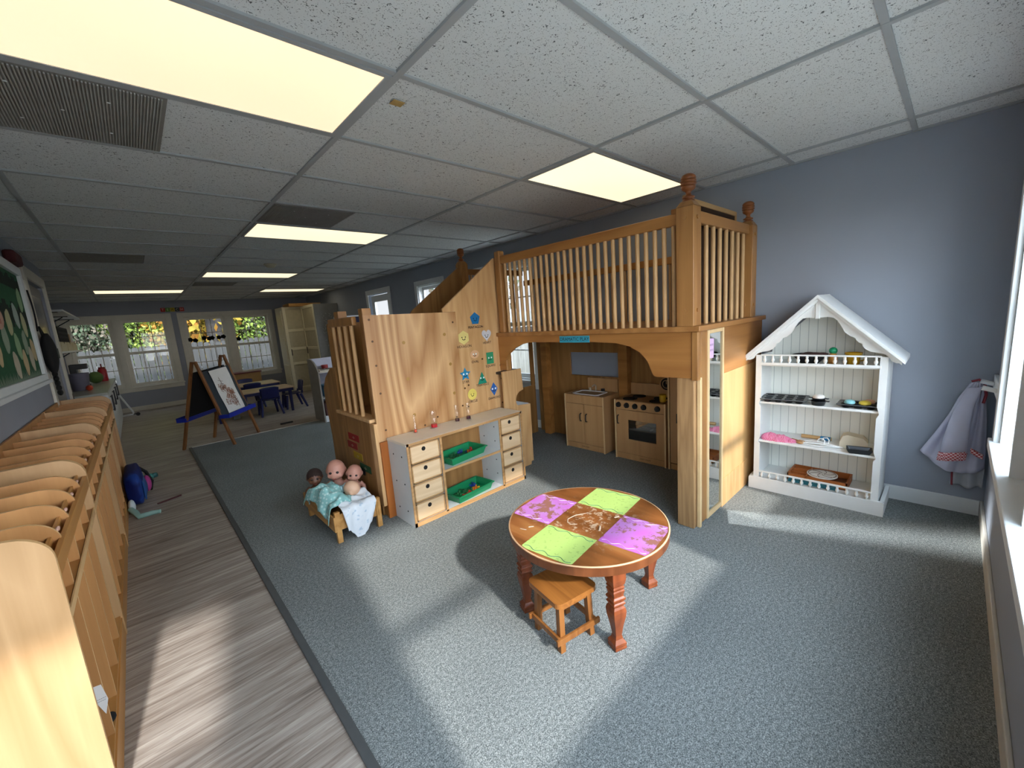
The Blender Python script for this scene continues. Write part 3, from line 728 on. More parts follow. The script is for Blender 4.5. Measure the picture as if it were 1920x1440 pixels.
part(MB(o).box(1.854,2.4,y0,y1-.012,.318,.334), 'shelf', M['melamine'], 0, S); part(MB(o).box(x0+.016,x1-.016,y0,y1-.012,0,.03), 'bottom', M['melamine'], 0, S)
e = MB(o)
for a in ((x0,x0+.017,0,zt),(1.837,1.855,.02,zt-.018),(2.399,2.417,.02,zt-.018),(x1-.017,x1,0,zt),(x0,x1,zt-.019,zt-.001),(1.854,2.4,.317,.335),(x0,x1,0,.031)): e.box(a[0],a[1],y0-.0045,y0-.0005,a[2],a[3])
part(e, 'edge_band', M['plyedge'], 0, S)
dots = MB(o)
for yy, zz in ((1.08,.1),(1.08,.3),(1.08,.5),(1.2,.1),(1.2,.3),(1.2,.5)): dots.cyl((x0-.002,yy,zz),(x0,yy,zz),.006,n=8)
for yy, zz in ((1.06,.12),(1.06,.24),(1.2,.12),(1.2,.25),(1.06,.4),(1.2,.42),(1.06,.52),(1.2,.52)): dots.cyl((2.398,yy,zz),(2.4,yy,zz),.005,n=8)
dots.build('screw', M['dark'], S)
for (a, b) in ((x0+.019, 1.836), (2.418, x1-.019)):
    for k in range(4):
        z0 = .035+k*.139; z1 = z0+.128
        d = part(MB(o).box(a+.004,b-.004,y0+.001,y0+.02,z0,z1).box(a+.01,b-.01,y0+.02,y1-.03,z0+.01,z1-.03), 'drawer', M['drawer'], .002, S)
        MB(o).prism([((a+b)/2-.01+.0155*math.cos(t*PI/8), z1-.038+.0155*math.sin(t*PI/8)) for t in range(16)], 'xz', y0+.0005, y0-.0005).build('finger_hole', M['dark'], d)
        w = b-a; e = MB(o); e.box(a+.004,b-.004,y0-.0015,y0+.001,z1-.008,z1).box(a+.004,b-.004,y0-.0015,y0+.001,z0,z0+.008).box(a+.004,a+.012,y0-.0015,y0+.001,z0,z1).box(b-.012,b-.004,y0-.0015,y0+.001,z0,z1)
        e.build('drawer_edge', M['plyedge'], d)
# trays and counters
def tray(x, y, z, rz, label, w=.37, d=.205, h=.058):
    t = thing('plastic_tray', label, 'tray', (x, y, z), rz, 'green trays')
    b = MB(); k = .018
    b.box(-w/2+k, w/2-k, -d/2+k, d/2-k, 0, .004)
    def ring(s, z): return [(-w/2+s,-d/2+s,z),(w/2-s,-d/2+s,z),(w/2-s,d/2-s,z),(-w/2+s,d/2-s,z)]
    v = ring(k, 0)+ring(0, h)+ring(.006, h)+ring(k+.003, .004)
    b.add(v, [(i, (i+1) % 4, 4+(i+1) % 4, 4+i) for i in range(4)]+[(4+i, 4+(i+1) % 4, 8+(i+1) % 4, 8+i) for i in range(4)]+[(8+i, 8+(i+1) % 4, 12+(i+1) % 4, 12+i) for i in range(4)])
    b.build('basin', M['green'], t)
    r = MB(); r.box(-w/2-.008,w/2+.008,-d/2-.008,-d/2+.002,h-.008,h+.002).box(-w/2-.008,w/2+.008,d/2-.002,d/2+.008,h-.008,h+.002).box(-w/2-.008,-w/2+.002,-d/2,d/2,h-.008,h+.002).box(w/2-.002,w/2+.008,-d/2,d/2,h-.008,h+.002)
    r.build('rim', M['green'], t, bevel=.003); return t
TU = tray(2.10, 1.128, .335, .13, 'green plastic tray with counters on the upper shelf of the white unit')
TL = tray(2.12, 1.105, .031, .1, 'green plastic tray with counters on the floor shelf of the white unit')
def bear(c):
    b = MB(); b.sphere((0,0,.012), (.008,.007,.011), 10).sphere((0,0,.027), .0065, 10)
    for s in (-1, 1): b.sphere((s*.005,0,.0325), .0025, 6).sphere((s*.008,-.003,.014), (.003,.005,.003), 6).sphere((s*.005,-.005,.003), (.004,.006,.003), 6)
    return b.build('counting_bear', P(c, .35))
BC = {'green': '#18703a', 'blue': '#1c3fa0', 'red': '#c22a22', 'orange': '#e07a1c', 'yellow': '#e2b51e'}
BM = {}
for tr, nm, sets in ((TU, 'upper', (('green', 26, -.12, .02, .1, .06), ('blue', 5, .05, .05, .03, .02), ('red', 6, .12, .02, .025, .025), ('orange', 2, .09, -.0, .02, .01))), (TL, 'lower', (('green', 22, -.08, .01, .1, .06), ('blue', 7, .085, .055, .025, .02), ('red', 7, -.04, -.045, .025, .02), ('orange', 7, .06, -.02, .025, .02), ('yellow', 4, .1, -.01, .02, .015), ('blue', 4, -.1, -.06, .02, .012)))):
    for cn, n, cx, cy, sx, sy in sets:
        for k in range(n):
            if cn not in BM: BM[cn] = bear(BC[cn]); q = BM[cn]
            else: q = BM[cn].copy(); COL.objects.link(q)
            lx = max(-.15, min(.15, cx+random.uniform(-1,1)*sx)); ly = max(-.072, min(.072, cy+random.uniform(-1,1)*sy))
            q.location = Matrix.Translation(tr.location)@Matrix.Rotation(tr.rotation_euler.z, 4, 'Z')@Vector((lx, ly, .006))
            q.rotation_euler = (random.choice((0, 1.4, -1.4)) , 0, random.uniform(0, 6))
            if q.rotation_euler.x: q.location.z += .006
            tag(q, 'small %s plastic counting bear in the %s green tray' % (cn, nm), 'counter', '%s counting bears in the %s tray' % (cn, nm))
def beaker(x, y, r, h, liq, label, lh):
    t = thing('measuring_cylinder', label, 'measuring cylinder', (x, y, .605), 0, 'clear cylinders on the white unit'); 
    MB().lathe([(r*1.35,0),(r*1.35,.004),(r,.008),(r,h-.01),(r*1.15,h),(r*1.05,h),(r*.9,h-.01),(r*.9,.012),(0,.011)], n=18).build('tube', M['clear'], t)
    MB().cyl((0,0,.004),(0,0,lh),r*.88,n=14).build('liquid', P(liq, .2), t)
beaker(1.775, 1.215, .011, .135, '#e2543c', 'narrow clear tube with a little orange-red liquid', .022)
beaker(1.938, 1.215, .027, .13, '#c8202e', 'widest clear cylinder, bright red liquid inside', .026)
beaker(2.148, 1.205, .02, .135, '#3a1626', 'clear cylinder with dark plum liquid, third along the white unit', .024)
beaker(2.245, 1.185, .019, .135, '#4a1636', 'clear cylinder with purple liquid, nearest the right end of the white unit', .026)

# ------------------------------------------------------------------ toy kitchen in the nook
K = thing('toy_sink_cabinet', 'maple toy sink cabinet with two doors under the loft', 'toy sink', (3.71, 1.03, 0)); o = K.location
x0, x1, y0, y1 = 3.56, 3.855, .79, 1.275
part(MB(o).box(x0,x1,y0,y0+.014,0,.57).box(x0,x1,y1-.014,y1,0,.57).box(x1-.012,x1,y0+.014,y1-.014,0,.57).box(x0+.03,x1-.012,y0+.014,y1-.014,.06,.075), 'carcass', M['toy'], .002, K)
for q in (y0, y1-.014): part(MB(o).box(x0-.003,x0,q,q+.014,0,.57), 'edge', M['toyedge'], 0, K)
part(MB(o).box(x0+.012,x0+.024,y0+.014,y1-.014,0,.055), 'kick_board', M['toy'], 0, K)
part(MB(o).box(x0+.004,x0+.016,y0+.016,y1-.016,.478,.565), 'apron', M['toy'], 0, K)
part(MB(o).box(x0+.01,x1,y0+.014,y1-.014,.556,.568), 'counter', M['toytop'], 0, K)
part(MB(o).box(x1-.02,x1,y0+.014,y1-.1,.57,.70), 'backsplash', M['toy'], .004, K)
ym = (y0+y1)/2
for a, b, hy in ((ym+.002, y1-.016, ym+.035), (y0+.016, ym-.002, ym-.035)):
    d = part(MB(o).box(x0+.002,x0+.015,a,b,.062,.474), 'door', M['toy'], .002, K)
    MB(o).tube([(x0+.002,hy,.38),(x0-.018,hy,.375),(x0-.02,hy,.34),(x0-.018,hy,.305),(x0+.002,hy,.30)], .005, 8).build('handle', M['black'], d)
bs = MB(o); cx, cy = 3.69, 1.045
def rr(w, d, z): return [(cx+a*w/2*(.86 if abs(b) == 1 and 0 else 1), cy+b*d/2, z) for a, b in ((-1,-.8),(-.8,-1),(.8,-1),(1,-.8),(1,.8),(.8,1),(-.8,1),(-1,.8))]
v = rr(.2,.32,.569)+rr(.2,.32,.576)+rr(.17,.29,.576)+rr(.14,.25,.535)
bs.add(v, [(r*8+i, r*8+(i+1) % 8, r*8+8+(i+1) % 8, r*8+8+i) for r in range(3) for i in range(8)]+[tuple(range(24, 32))])
bs.build('basin', M['melamine'], K)
MB(o).tube([(3.82,1.06,.568),(3.82,1.06,.62),(3.80,1.06,.635),(3.76,1.06,.625)], .008, 8).cyl((3.815,1.13,.568),(3.815,1.13,.6),.014).build('faucet', P('#c9bda6'), K)
MB(o).cyl((3.80,.96,.568),(3.80,.96,.60),.02,n=12).build('tap_knob', M['black'], K)
vs, fs = text_geo('JONTI-CRAFT', .016, frame_matrix((x0+.011, ym, .028), (0,-1,0), (0,0,1))); MB(o).add(vs, fs).build('lettering', M['ink'], K)

K = thing('toy_stove', 'maple toy stove with oven window and five black knobs', 'toy stove', (3.71, .42, 0)); o = K.location
y0, y1 = .165, .67
part(MB(o).box(x0,x1,y0,y0+.014,0,.57).box(x0,x1,y1-.014,y1,0,.57).box(x1-.012,x1,y0+.014,y1-.014,0,.57).box(x0+.03,x1-.012,y0+.014,y1-.014,.06,.075), 'carcass', M['toy'], .002, K)
for q in (y0, y1-.014): part(MB(o).box(x0-.003,x0,q,q+.014,0,.57), 'edge', M['toyedge'], 0, K)
part(MB(o).box(x0+.012,x0+.024,y0+.014,y1-.014,0,.055), 'kick_board', M['toy'], 0, K)
cp = part(MB(o).box(x0+.002,x0+.016,y0+.016,y1-.016,.478,.562), 'control_panel', M['toy'], .002, K)
for k, yy in enumerate((.625,.54,.455,.37,.24)):
    kb = MB(o).cyl((x0+.002,yy,.52),(x0-.014,yy,.52),.026,.022,n=20).box(x0-.022,x0-.014,yy-.005,yy+.005,.5,.54); kb.build('knob', M['black'], cp)
part(MB(o).box(x0+.01,x1,y0+.014,y1-.014,.552,.566), 'cooktop', M['toytop'], 0, K)
for bx, by, r in ((3.64,.55,.065),(3.64,.29,.06),(3.77,.53,.06),(3.77,.31,.065)): MB(o).lathe([(0,.569),(r*.35,.569),(r*.38,.572),(r*.6,.572),(r*.63,.569),(r*.85,.569),(r*.9,.573),(r,.572),(r,.566)], (bx,by,0), 28).build('burner', M['blackmat'], K)
pl = [(y0+.014,.57),(y1-.014,.57),(y1-.014,.68),(.36,.68)]+[(.29+.07*math.cos(a), .69+.07*math.sin(a)) for a in [PI*k/8 for k in range(0, 9)]]+[(.21,.68),(y0+.014,.68)]
pl = [(y0+.014,.57),(y1-.014,.57),(y1-.014,.68),(.36,.68)]+[(.29+.07*math.cos(PI*k/8), .685+.07*math.sin(PI*k/8)) for k in range(0, 9)]+[(y0+.014,.68)]
bsp = part(MB(o).prism(pl, 'yz', x1-.02, x1-.002), 'backsplash', M['toy'], .002, K)
MB(o).cyl((x1-.02,.29,.69),(x1-.024,.29,.69),.055,n=28).build('clock_face', M['dark'], bsp)
MB(o).lathe([(.033,0),(.04,.002),(.04,.004),(.033,.004)], (x1-.024,.29,.69), 26, M=Matrix.Rotation(-PI/2, 3, 'Y'), caps=False).box(x1-.028,x1-.025,.287,.293,.69,.722).build('clock_dial', P('#c8a878'), bsp)
d = MB(o)
for a in ((y0+.016,.255,.062,.474),(.53,y1-.016,.062,.474),(.255,.53,.062,.2),(.255,.53,.385,.474)): d.box(x0+.002,x0+.015,a[0],a[1],a[2],a[3])
d = part(d, 'oven_door', M['toy'], .0, K)
MB(o).box(x0+.009,x0+.012,.255,.53,.2,.385).build('oven_glass', glass('smoked oven glass', '#b8b8b8', .12), d)
MB(o).tube([(x0+.002,.63,.42),(x0-.018,.63,.415),(x0-.02,.63,.38),(x0-.018,.63,.345),(x0+.002,.63,.34)], .005, 8).build('handle', M['black'], d)
part(MB(o).box(x0+.05,x1-.02,y0+.014,y1-.014,.275,.287), 'oven_shelf', M['toyedge'], 0, K)
part(MB(o).box(x0+.2,x0+.21,y0+.014,y1-.014,.08,.55), 'oven_back', M['dark'], 0, K)
vs, fs = text_geo('JONTI-CRAFT', .018, frame_matrix((x0+.011, .37, .028), (0,-1,0), (0,0,1))); MB(o).add(vs, fs).build('lettering', M['ink'], K)
t = thing('toy_cup', 'yellow toy cup standing on the toy stove', 'cup', (3.63, .225, .573))
MB().lathe([(.026,0),(.029,.06),(.03,.064),(.027,.064),(.024,.004),(0,.004)], n=20).build('body', P('#c9a21c', .4), t)
MB().tube([(0,-.027,.05),(0,-.045,.045),(0,-.047,.025),(0,-.027,.015)], .004, 8).build('handle', P('#c9a21c', .4), t)
tag(MB((3.64,.4,.287)).box(3.61,3.68,.34,.5,.288,.305).box(3.63,3.66,.36,.43,.305,.318).build('oven_dish', P('#9a8fa8')), 'folded lilac cloth on the shelf inside the toy oven', 'cloth')
K = thing('toy_fridge', 'tall maple toy fridge half hidden behind the loft leg', 'toy fridge', (3.71, -.12, 0)); o = K.location
y0, y1 = -.40, .145
part(MB(o).box(x0,x1,y0,y0+.014,0,.92).box(x0,x1,y1-.014,y1,0,.92).box(x1-.012,x1,y0+.014,y1-.014,0,.92).box(x0,x1,y0+.014,y1-.014,.906,.92).box(x0+.01,x1,y0+.014,y1-.014,0,.05), 'carcass', M['toy'], .002, K)
part(MB(o).box(x0-.003,x0,y1-.014,y1,0,.92), 'edge', M['toyedge'], 0, K)
d = part(MB(o).box(x0+.002,x0+.015,y0+.016,y1-.018,.062,.90), 'door', M['toy'], .002, K)
MB(o).box(x0-.008,x0+.002,.02,.07,.42,.5).build('latch', M['black'], d)
# ------------------------------------------------------------------ white house-shaped bookcase
HS = thing('house_bookcase', 'white house-shaped bookcase with gabled roof and little baluster rails', 'bookcase', (3.76, -.853, 0)); o = HS.location
hx0, hx1, ya, yb, yc = 3.59, 3.905, -1.205, -.505, -.855
W = M['housewhite']
part(MB(o).prism([(-1.235,0),(-.478,0),(-.478,.082),(-.484,.092),(-1.228,.092),(-1.235,.082)], 'yz', 3.572, 3.594).box(3.594,hx1,-1.235,-1.213,0,.092).box(3.594,hx1,-.5,-.478,0,.092), 'plinth', W, .003, HS)
for a, b in ((ya, ya+.02), (yb-.02, yb)):
    part(MB(o).box(hx0+.014,hx1,a,b,0.02,.99), 'side', W, .002, HS)
def stile(y0, s):
    def q(z): return y0
    w = .036; pts = [(0,.05),(w,.05),(w,.33),(w+.0,.345),(w-.012,.36),(w-.008,.375),(w,.40),(w,.62),(w-.012,.645),(w-.008,.66),(w,.69),(w,1.0),(0,1.0)]
    return [(y0+s*a, z) for a, z in pts]
part(MB(o).prism(stile(ya, 1), 'yz', hx0, hx0+.016), 'front_stile', W, .002, HS); part(MB(o).prism(stile(yb, -1), 'yz', hx0, hx0+.016), 'front_stile', W, .002, HS)
part(MB(o).prism([(ya+.02,.03),(yb-.02,.03),(yb-.02,1.03),(yc,1.35),(ya+.02,1.03)], 'yz', hx1-.01, hx1), 'back_panel', M['bead'], 0, HS)
for z, t in ((.09,.016),(.372,.016),(.662,.016),(.938,.018)): part(MB(o).box(hx0+.016,hx1-.01,ya+.02,yb-.02,z-t,z), 'shelf', W, .003, HS)
for s in (-1, 1):
    e = (yc+s*.425, .985); sl = (1.392-.985)/.425
    n = Vector((0, s*.407, .425)).normalized()*.016
    pr = [(yc, 1.392), (e[0], e[1]), (e[0], e[1]-.022), (yc, 1.37)]
    part(MB(o).prism(pr, 'yz', 3.548, hx1), 'roof_panel', W, .002, HS)
    part(MB(o).prism([(yc,1.37),(yc+s*.41,.977),(yc+s*.41,.957),(yc,1.35)], 'yz', 3.562, 3.584), 'roof_trim', W, .002, HS)
    sc = [(0,1.355),(0,1.245)]
    for a, z in ((.05,1.25),(.08,1.245),(.105,1.22),(.122,1.19),(.14,1.15),(.165,1.128),(.19,1.118),(.2,1.098),(.212,1.086),(.226,1.082),(.23,1.064),(.245,1.045),(.27,1.03),(.31,1.024),(.335,1.015),(.35,1.0),(.365,.975),(.385,.965),(.405,.965)): sc.append((a, z))
    part(MB(o).prism([(yc+s*a, z) for a, z in sc], 'yz', 3.584, 3.596), 'scalloped_trim', W, .001, HS)
part(MB(o).box(3.572,3.586,yc-.012,yc+.012,1.24,1.36), 'gable_post', W, .003, HS)
def gallery(z0, z1, n):
    g = part(MB(o).box(hx0-.004,hx0+.012,ya+.03,yb-.03,z1-.01,z1).box(hx0-.006,hx0+.016,ya+.03,yb-.03,z0-.018,z0), 'gallery_rail', W, .002, HS)
    for k in range(n):
        y = yb-.055-k*(yb-ya-.11)/(n-1)
        h = z1-.01-z0
        MB(o).lathe([(.006,0),(.006,h*.12),(.009,h*.2),(.011,h*.38),(.009,h*.55),(.006,h*.68),(.008,h*.8),(.006,h)], (hx0+.004, y, z0), 10).build('baluster', W, g)
gallery(.948, 1.006, 13); gallery(.092, .142, 13)
nl = MB(o)
for y, z in ((-.62,.9),(-.8,.9),(-.96,.9)): nl.cyl((hx1-.012,y,z),(hx1-.01,y,z),.006,n=8)
nl.build('screw', M['dark'], HS)
# things on its shelves
def muffin_tin(x, y, z, rz, nx, ny, label, cup=.024, w=None, tilt=0):
    t = thing('muffin_tin', label, 'baking tin', (x, y, z), rz, None)
    p = .062; W2, D2 = nx*p/2+.012, ny*p/2+.012
    b = MB()
    for i in range(nx):
        for j in range(ny):
            cx, cy = (i-(nx-1)/2)*p, (j-(ny-1)/2)*p
            b.lathe([(0,.003),(cup*.72,.003),(cup,.024),(cup,.0255),(cup*.75,.0),(0,.0)], (cx, cy, 0), 14)
    b.build('cups', M['pan'], t)
    r = MB()
    N = 6
    pl = []
    for sx, sy, a0 in ((1,-1,-PI/2),(1,1,0),(-1,1,PI/2),(-1,-1,PI)):
        for k in range(5):
            a = a0+PI/2*k/4; pl.append((sx*(W2-.015)+.015*math.cos(a), sy*(D2-.015)+.015*math.sin(a)))
    # plate as strips between the cups
    for j in range(ny+1):
        ya_ = -D2 if j == 0 else (j-ny/2)*p-(p/2-cup)*.98; yb_ = D2 if j == ny else (j-ny/2)*p+(p/2-cup)*.98
        r.box(-W2, W2, ya_, yb_, .022, .0245)
    for i in range(nx+1):
        xa_ = -W2 if i == 0 else (i-nx/2)*p-(p/2-cup)*.98; xb_ = W2 if i == nx else (i-nx/2)*p+(p/2-cup)*.98
        r.box(xa_, xb_, -D2, D2, .0225, .025)
    n = len(pl)
    r.build('plate', M['pan'], t)
    q = MB(); q.tube([(a, c, .0245) for a, c in pl]+[(pl[0][0], pl[0][1], .0245)], .003, 6); q.build('rim', M['panrim'], t)
    return t
muffin_tin(3.69, -.665, .662, .1, 3, 4, 'dark muffin tin with twelve cups on the second shelf of the white house bookcase')
muffin_tin(3.68, -1.075, .662, 0, 2, 3, 'dark muffin tin holding toy cupcakes at the window end of the bookcase')
def pan(x, y, z, r, h, label, cat='pan'):
    t = thing('round_pan', label, cat, (x, y, z))
    MB().lathe([(0,0),(r*.75,0),(r*.95,h),(r*1.08,h),(r*1.08,h+.002),(r*.92,h+.002),(r*.72,.003),(0,.003)], n=24).build('body', M['pan'], t)
    MB().box(-.012,.012,r*1.0,r*1.35,h-.001,h+.003).box(-.012,.012,-r*1.35,-r*1.0,h-.001,h+.003).build('grip', M['pan'], t); return t
pan(3.645, -.868, .662, .045, .028, 'small dark round pan in the middle of the second bookcase shelf, lower of two nested')
pan(3.66, -.868, .685, .04, .02, 'small dark round pan stacked inside the lower one, holding the white cupcake')
def cupcake(x, y, z, c, label, r=.026):
    t = thing('toy_cupcake', label, 'toy cupcake', (x, y, z), 0, None)
    MB().lathe([(0,0),(r*.75,0),(r,.022),(r*.9,.024)], n=16).build('case', P('#3c3a3c', .6), t)
    MB().lathe([(r*1.05,.02),(r*1.12,.026),(r*1.0,.036),(r*.6,.042),(0,.044)], n=16).build('icing', P(c, .5), t)
cupcake(3.655, -.868, .689, '#e9e6e0', 'toy cupcake with white icing in the small round pan', .03)
cupcake(3.66, -1.03, .668, '#8fd0d8', 'toy cupcake with pale turquoise icing in the right muffin tin')
cupcake(3.665, -1.105, .668, '#e6cf4e', 'toy cupcake with yellow icing in the right muffin tin', .028)
cupcake(3.73, -1.12, .664, '#d8a488', 'toy cupcake with peach icing behind the yellow one')
t = thing('toy_bowl', 'black bowl with dark brown pieces on the top shelf of the house bookcase', 'bowl', (3.70, -.80, .938))
MB().lathe([(0,0),(.05,0),(.095,.05),(.1,.06),(.094,.06),(.05,.006),(0,.006)], n=24).build('body', M['blackmat'], t)
tag(MB((3.70,-.86,.95)).sphere((3.68,-.83,.995),(.05,.06,.018),12).sphere((3.72,-.79,.99),(.05,.05,.02),12).sphere((3.69,-.87,1.0),(.03,.035,.012),10).build('brown_felt_food', P('#452a26', .9)), 'dark brown felt food heaped in the black bowl', 'toy food')
t = thing('toy_bottle', 'little amber bottle with a round green cap behind the top baluster rail', 'bottle', (3.70, -.925, .938))
MB().lathe([(0,0),(.024,0),(.026,.03),(.02,.06),(.012,.07),(0,.07)], n=16).build('body', P('#c98a3e', .4), t)
MB().sphere((0,.0,.085), .023, 16).build('cap', P('#169a6b', .4), t)
t = thing('toy_cup', 'yellow toy cup on the top shelf of the house bookcase', 'cup', (3.70, -1.03, .938))
MB().lathe([(0,0),(.032,0),(.036,.05),(.045,.068),(.045,.074),(.038,.074),(.03,.006),(0,.006)], n=20).build('body', P('#d6a71e', .4), t)
MB().tube([(0,-.038,.055),(0,-.056,.05),(0,-.058,.03),(0,-.036,.02)], .004, 8).build('handle', P('#d6a71e', .4), t)
def lump(c, r, amp=.2, seed=0, nu=26, nv=12):
    rnd = random.Random(seed); ph = [rnd.uniform(0, 6) for _ in range(8)]
    def fn(u, v):
        t, f = 2*PI*u, PI/2*v
        k = 1+amp*(math.sin(3*t+ph[0])*.5+math.sin(5*t+ph[1]+v*3)*.35+math.sin(2*t+ph[2]+5*v)*.4+math.sin(9*t+ph[3])*.12)*math.sin(PI*min(1, .25+v*.75))
        return (c[0]+r[0]*k*math.cos(f)*math.cos(t), c[1]+r[1]*k*math.cos(f)*math.sin(t), c[2]+r[2]*math.sin(f)*(1+amp*.8*math.sin(4*t+ph[4]+v*4)*math.cos(f)))
    return fn
tag(MB((3.66,-.60,.372)).grid(lump((3.655,-.595,.372),(.045,.05,.05),.3,3),26,12).grid(lump((3.66,-.66,.372),(.05,.055,.042),.3,4),26,12).grid(lump((3.66,-.715,.372),(.03,.04,.022),.25,5),26,12).build('folded_mitt', M['pinkging']), 'crumpled pink gingham cloth on the third shelf of the bookcase', 'cloth')
t = thing('wooden_spoon', 'small wooden spoon lying beside the pink gingham cloth', 'spoon', (3.66, -.76, .372), .2)
MB().tube([(.02,.055,.006),(-.005,.0,.007)], .004, 8).sphere((-.012,-.016,.008), (.02,.024,.007), 12).build('body', P('#b98a56'), t)
t = thing('wooden_spoon', 'small wooden fork-shaped spoon behind the other spoon', 'spoon', (3.70, -.755, .372), -.5)
MB().tube([(0,.05,.006),(0,0,.007)], .004, 8).box(-.017,-.009,-.035,0,.003,.009).box(-.004,.004,-.035,0,.003,.009).box(.009,.017,-.035,0,.003,.009).box(-.017,.017,-.004,.006,.003,.009).build('body', P('#b98a56'), t)
t = thing('rolling_pin', 'small wooden rolling pin with a blue sleeve at the back of the third shelf', 'rolling pin', (3.81, -.84, .386))
MB().cyl((0,.09,0),(0,-.02,0),.013,n=14).cyl((0,-.02,0),(0,-.085,0),.012,n=14).build('pin', P('#c39c68'), t)
MB().cyl((0,-.022,0),(0,-.08,0),.0145,n=14).build('sleeve', P('#2277a8', .5), t)
def whisk(x, y, rz, label):
    t = thing('toy_hanger', label, 'hanger', (x, y, .372), rz, 'white toy hangers')
    MB().tube([(0,.0,.03),(0,-.01,.05),(0,-.03,.055),(0,-.042,.04),(0,-.035,.012)], .004, 8).tube([(0,.11,.006),(0,.02,.016),(0,-.035,.014),(0,-.12,.006)], .0055, 8).tube([(0,.11,.006),(-.03,.0,.006),(0,-.12,.006)], .004, 8).build('body', M['housewhite'], t)
whisk(3.66, -.87, .1, 'white plastic toy hanger lying in front on the third shelf')
whisk(3.70, -.89, -.2, 'white plastic toy hanger lying crossed behind the front one')
t = thing('loaf_pan', 'small dark loaf pan at the window end of the third shelf', 'pan', (3.635, -1.095, .372), .15)
v = [(-.03,-.05,0),(.03,-.05,0),(.03,.05,0),(-.03,.05,0),(-.042,-.066,.032),(.042,-.066,.032),(.042,.066,.032),(-.042,.066,.032),(-.036,-.058,.032),(.036,-.058,.032),(.036,.058,.032),(-.036,.058,.032),(-.027,-.045,.004),(.027,-.045,.004),(.027,.045,.004),(-.027,.045,.004)]
MB().add(v, [(3,2,1,0)]+[(r*4+i, r*4+(i+1) % 4, r*4+4+(i+1) % 4, r*4+4+i) for r in range(3) for i in range(4)]+[(12,13,14,15)]).build('body', M['pan'], t, bevel=.003)
t = thing('cream_box', 'cream wedge-topped box behind the dark loaf pan', 'box', (3.75, -1.05, .372), .1)
MB().prism([(-.075,0),(.07,0),(.07,.035),(.055,.08),(.03,.09),(-.05,.075),(-.075,.045)], 'yz', -.045, .045).build('body', P('#d5cbb4', .7), t, bevel=.004)
t = thing('wooden_tray', 'wooden compartment tray on the bottom shelf of the house bookcase', 'tray', (3.755, -.875, .092), 0); o2 = t.location
b = MB(); w0, w1, d0, d1 = -.105, .105, -.17, .17
MB().box(w0+.001,w1-.001,d0+.001,d1-.001,0,.008).build('floor_board', P('#5f3218'), t)  # floor coloured darker, putting shade into the compartments
b.box(w0,w0+.009,d0,d1,.006,.05).box(w1-.009,w1,d0,d1,.006,.05).box(w0,w1,d0,d0+.009,.006,.05).box(w0,w1,d1-.009,d1,.006,.05).box(w0,w1,.055,.063,.006,.046)
for k in (-.035, .035): b.box(k-.004,k+.004,.063,d1,.006,.046)
b.build('body', wood('cedar tray', '#b56a33', '#7e3f1a', 'y', 3., .45, 4), t)
t = thing('toy_disc', 'round white disc with dark swirls lying on the wooden tray', 'disc', (3.735, -.895, .143))
MB().cyl((0,0,0),(0,0,.006),.088,n=36).build('plate', P('#d6d3cc', .5), t)
b = MB()
b.tube([(.078*math.cos(a*PI/18), .078*math.sin(a*PI/18), .0065) for a in range(37)], .0022, 5)
for k in range(6): b.tube([(r*math.cos(k*PI/3+r*14), r*math.sin(k*PI/3+r*14), .0065) for r in [.012*q for q in range(1, 7)]], .0018, 5)
b.build('swirl', P('#5a4038'), t)
tag(MB((3.64,-.87,.092)).box(3.612,3.645,-1.0,-.72,.092,.112).build('teal_book', P('#1f6f7c'), bevel=.002), 'thin teal box lying behind the lowest baluster rail', 'box')

# ------------------------------------------------------------------ round table and stool
T = thing('round_table', 'low round wooden play table with worn green and pink painted squares', 'table', (1.80, -.315, 0)); Rt = .378
MB().cyl((0,0,.368),(0,0,.404),Rt-.004,Rt-.003,n=72).build('apron', M['tableapron'], T)
MB().lathe([(Rt-.004,.4035),(Rt,.406),(Rt-.002,.4095),(Rt-.012,.41),(0,.41)], n=72).build('tabletop', M['tabletop'], T)
MB().lathe([(Rt-.006,.4085),(Rt-.001,.408),(Rt-.002,.4105),(Rt-.008,.4112)], n=72, caps=False).build('rim', P('#c9a27c', .5), T)
ang = math.atan2(.06, .476); ux, uy = math.cos(ang), math.sin(ang)
def sq(cu, cv, hu, hv, mat, name, clip=False, extra=()):
    b = MB(); n = 14
    pts = []
    for a, c in [(-1+2*i/n, -1) for i in range(n)]+[(1, -1+2*i/n) for i in range(n)]+[(1-2*i/n, 1) for i in range(n)]+[(-1, 1-2*i/n) for i in range(n)]:
        u, v = cu+a*hu, cv+c*hv; r = math.hypot(u, v)
        if r > Rt-.012: u, v = u*(Rt-.012)/r, v*(Rt-.012)/r
        pts.append((u*ux-v*uy, u*uy+v*ux))
    k = len(pts); b.add([(x, y, .4106) for x, y in pts], [tuple(range(k))])
    q = b.build(name, mat, T)
    for m, lines in extra:
        w = MB()
        for (u0, v0, u1, v1) in lines:
            pp = []
            for i in range(41):
                s = i/40; u = u0+(u1-u0)*s; v = v0+(v1-v0)*s; d = .008*math.sin(s*PI*6)
                L2 = math.hypot(u1-u0, v1-v0); u += -d*(v1-v0)/L2; v += d*(u1-u0)/L2
                if math.hypot(u, v) > Rt-.016: continue
                pp.append((u*ux-v*uy, u*uy+v*ux, .4109))
            if len(pp) > 3: MB().tube(pp, .0016, 4).build('wave_line', m, q)
sq(.243, .0, .11, .128, M['lime'], 'green_square', extra=[(M['wave'], [(.15,.118,.15,-.118),(.335,.118,.335,-.118)])])
sq(-.243, .0, .11, .128, M['lime'], 'green_square', extra=[(M['wave'], [(-.15,.118,-.15,-.118),(-.335,.118,-.335,-.118)])])
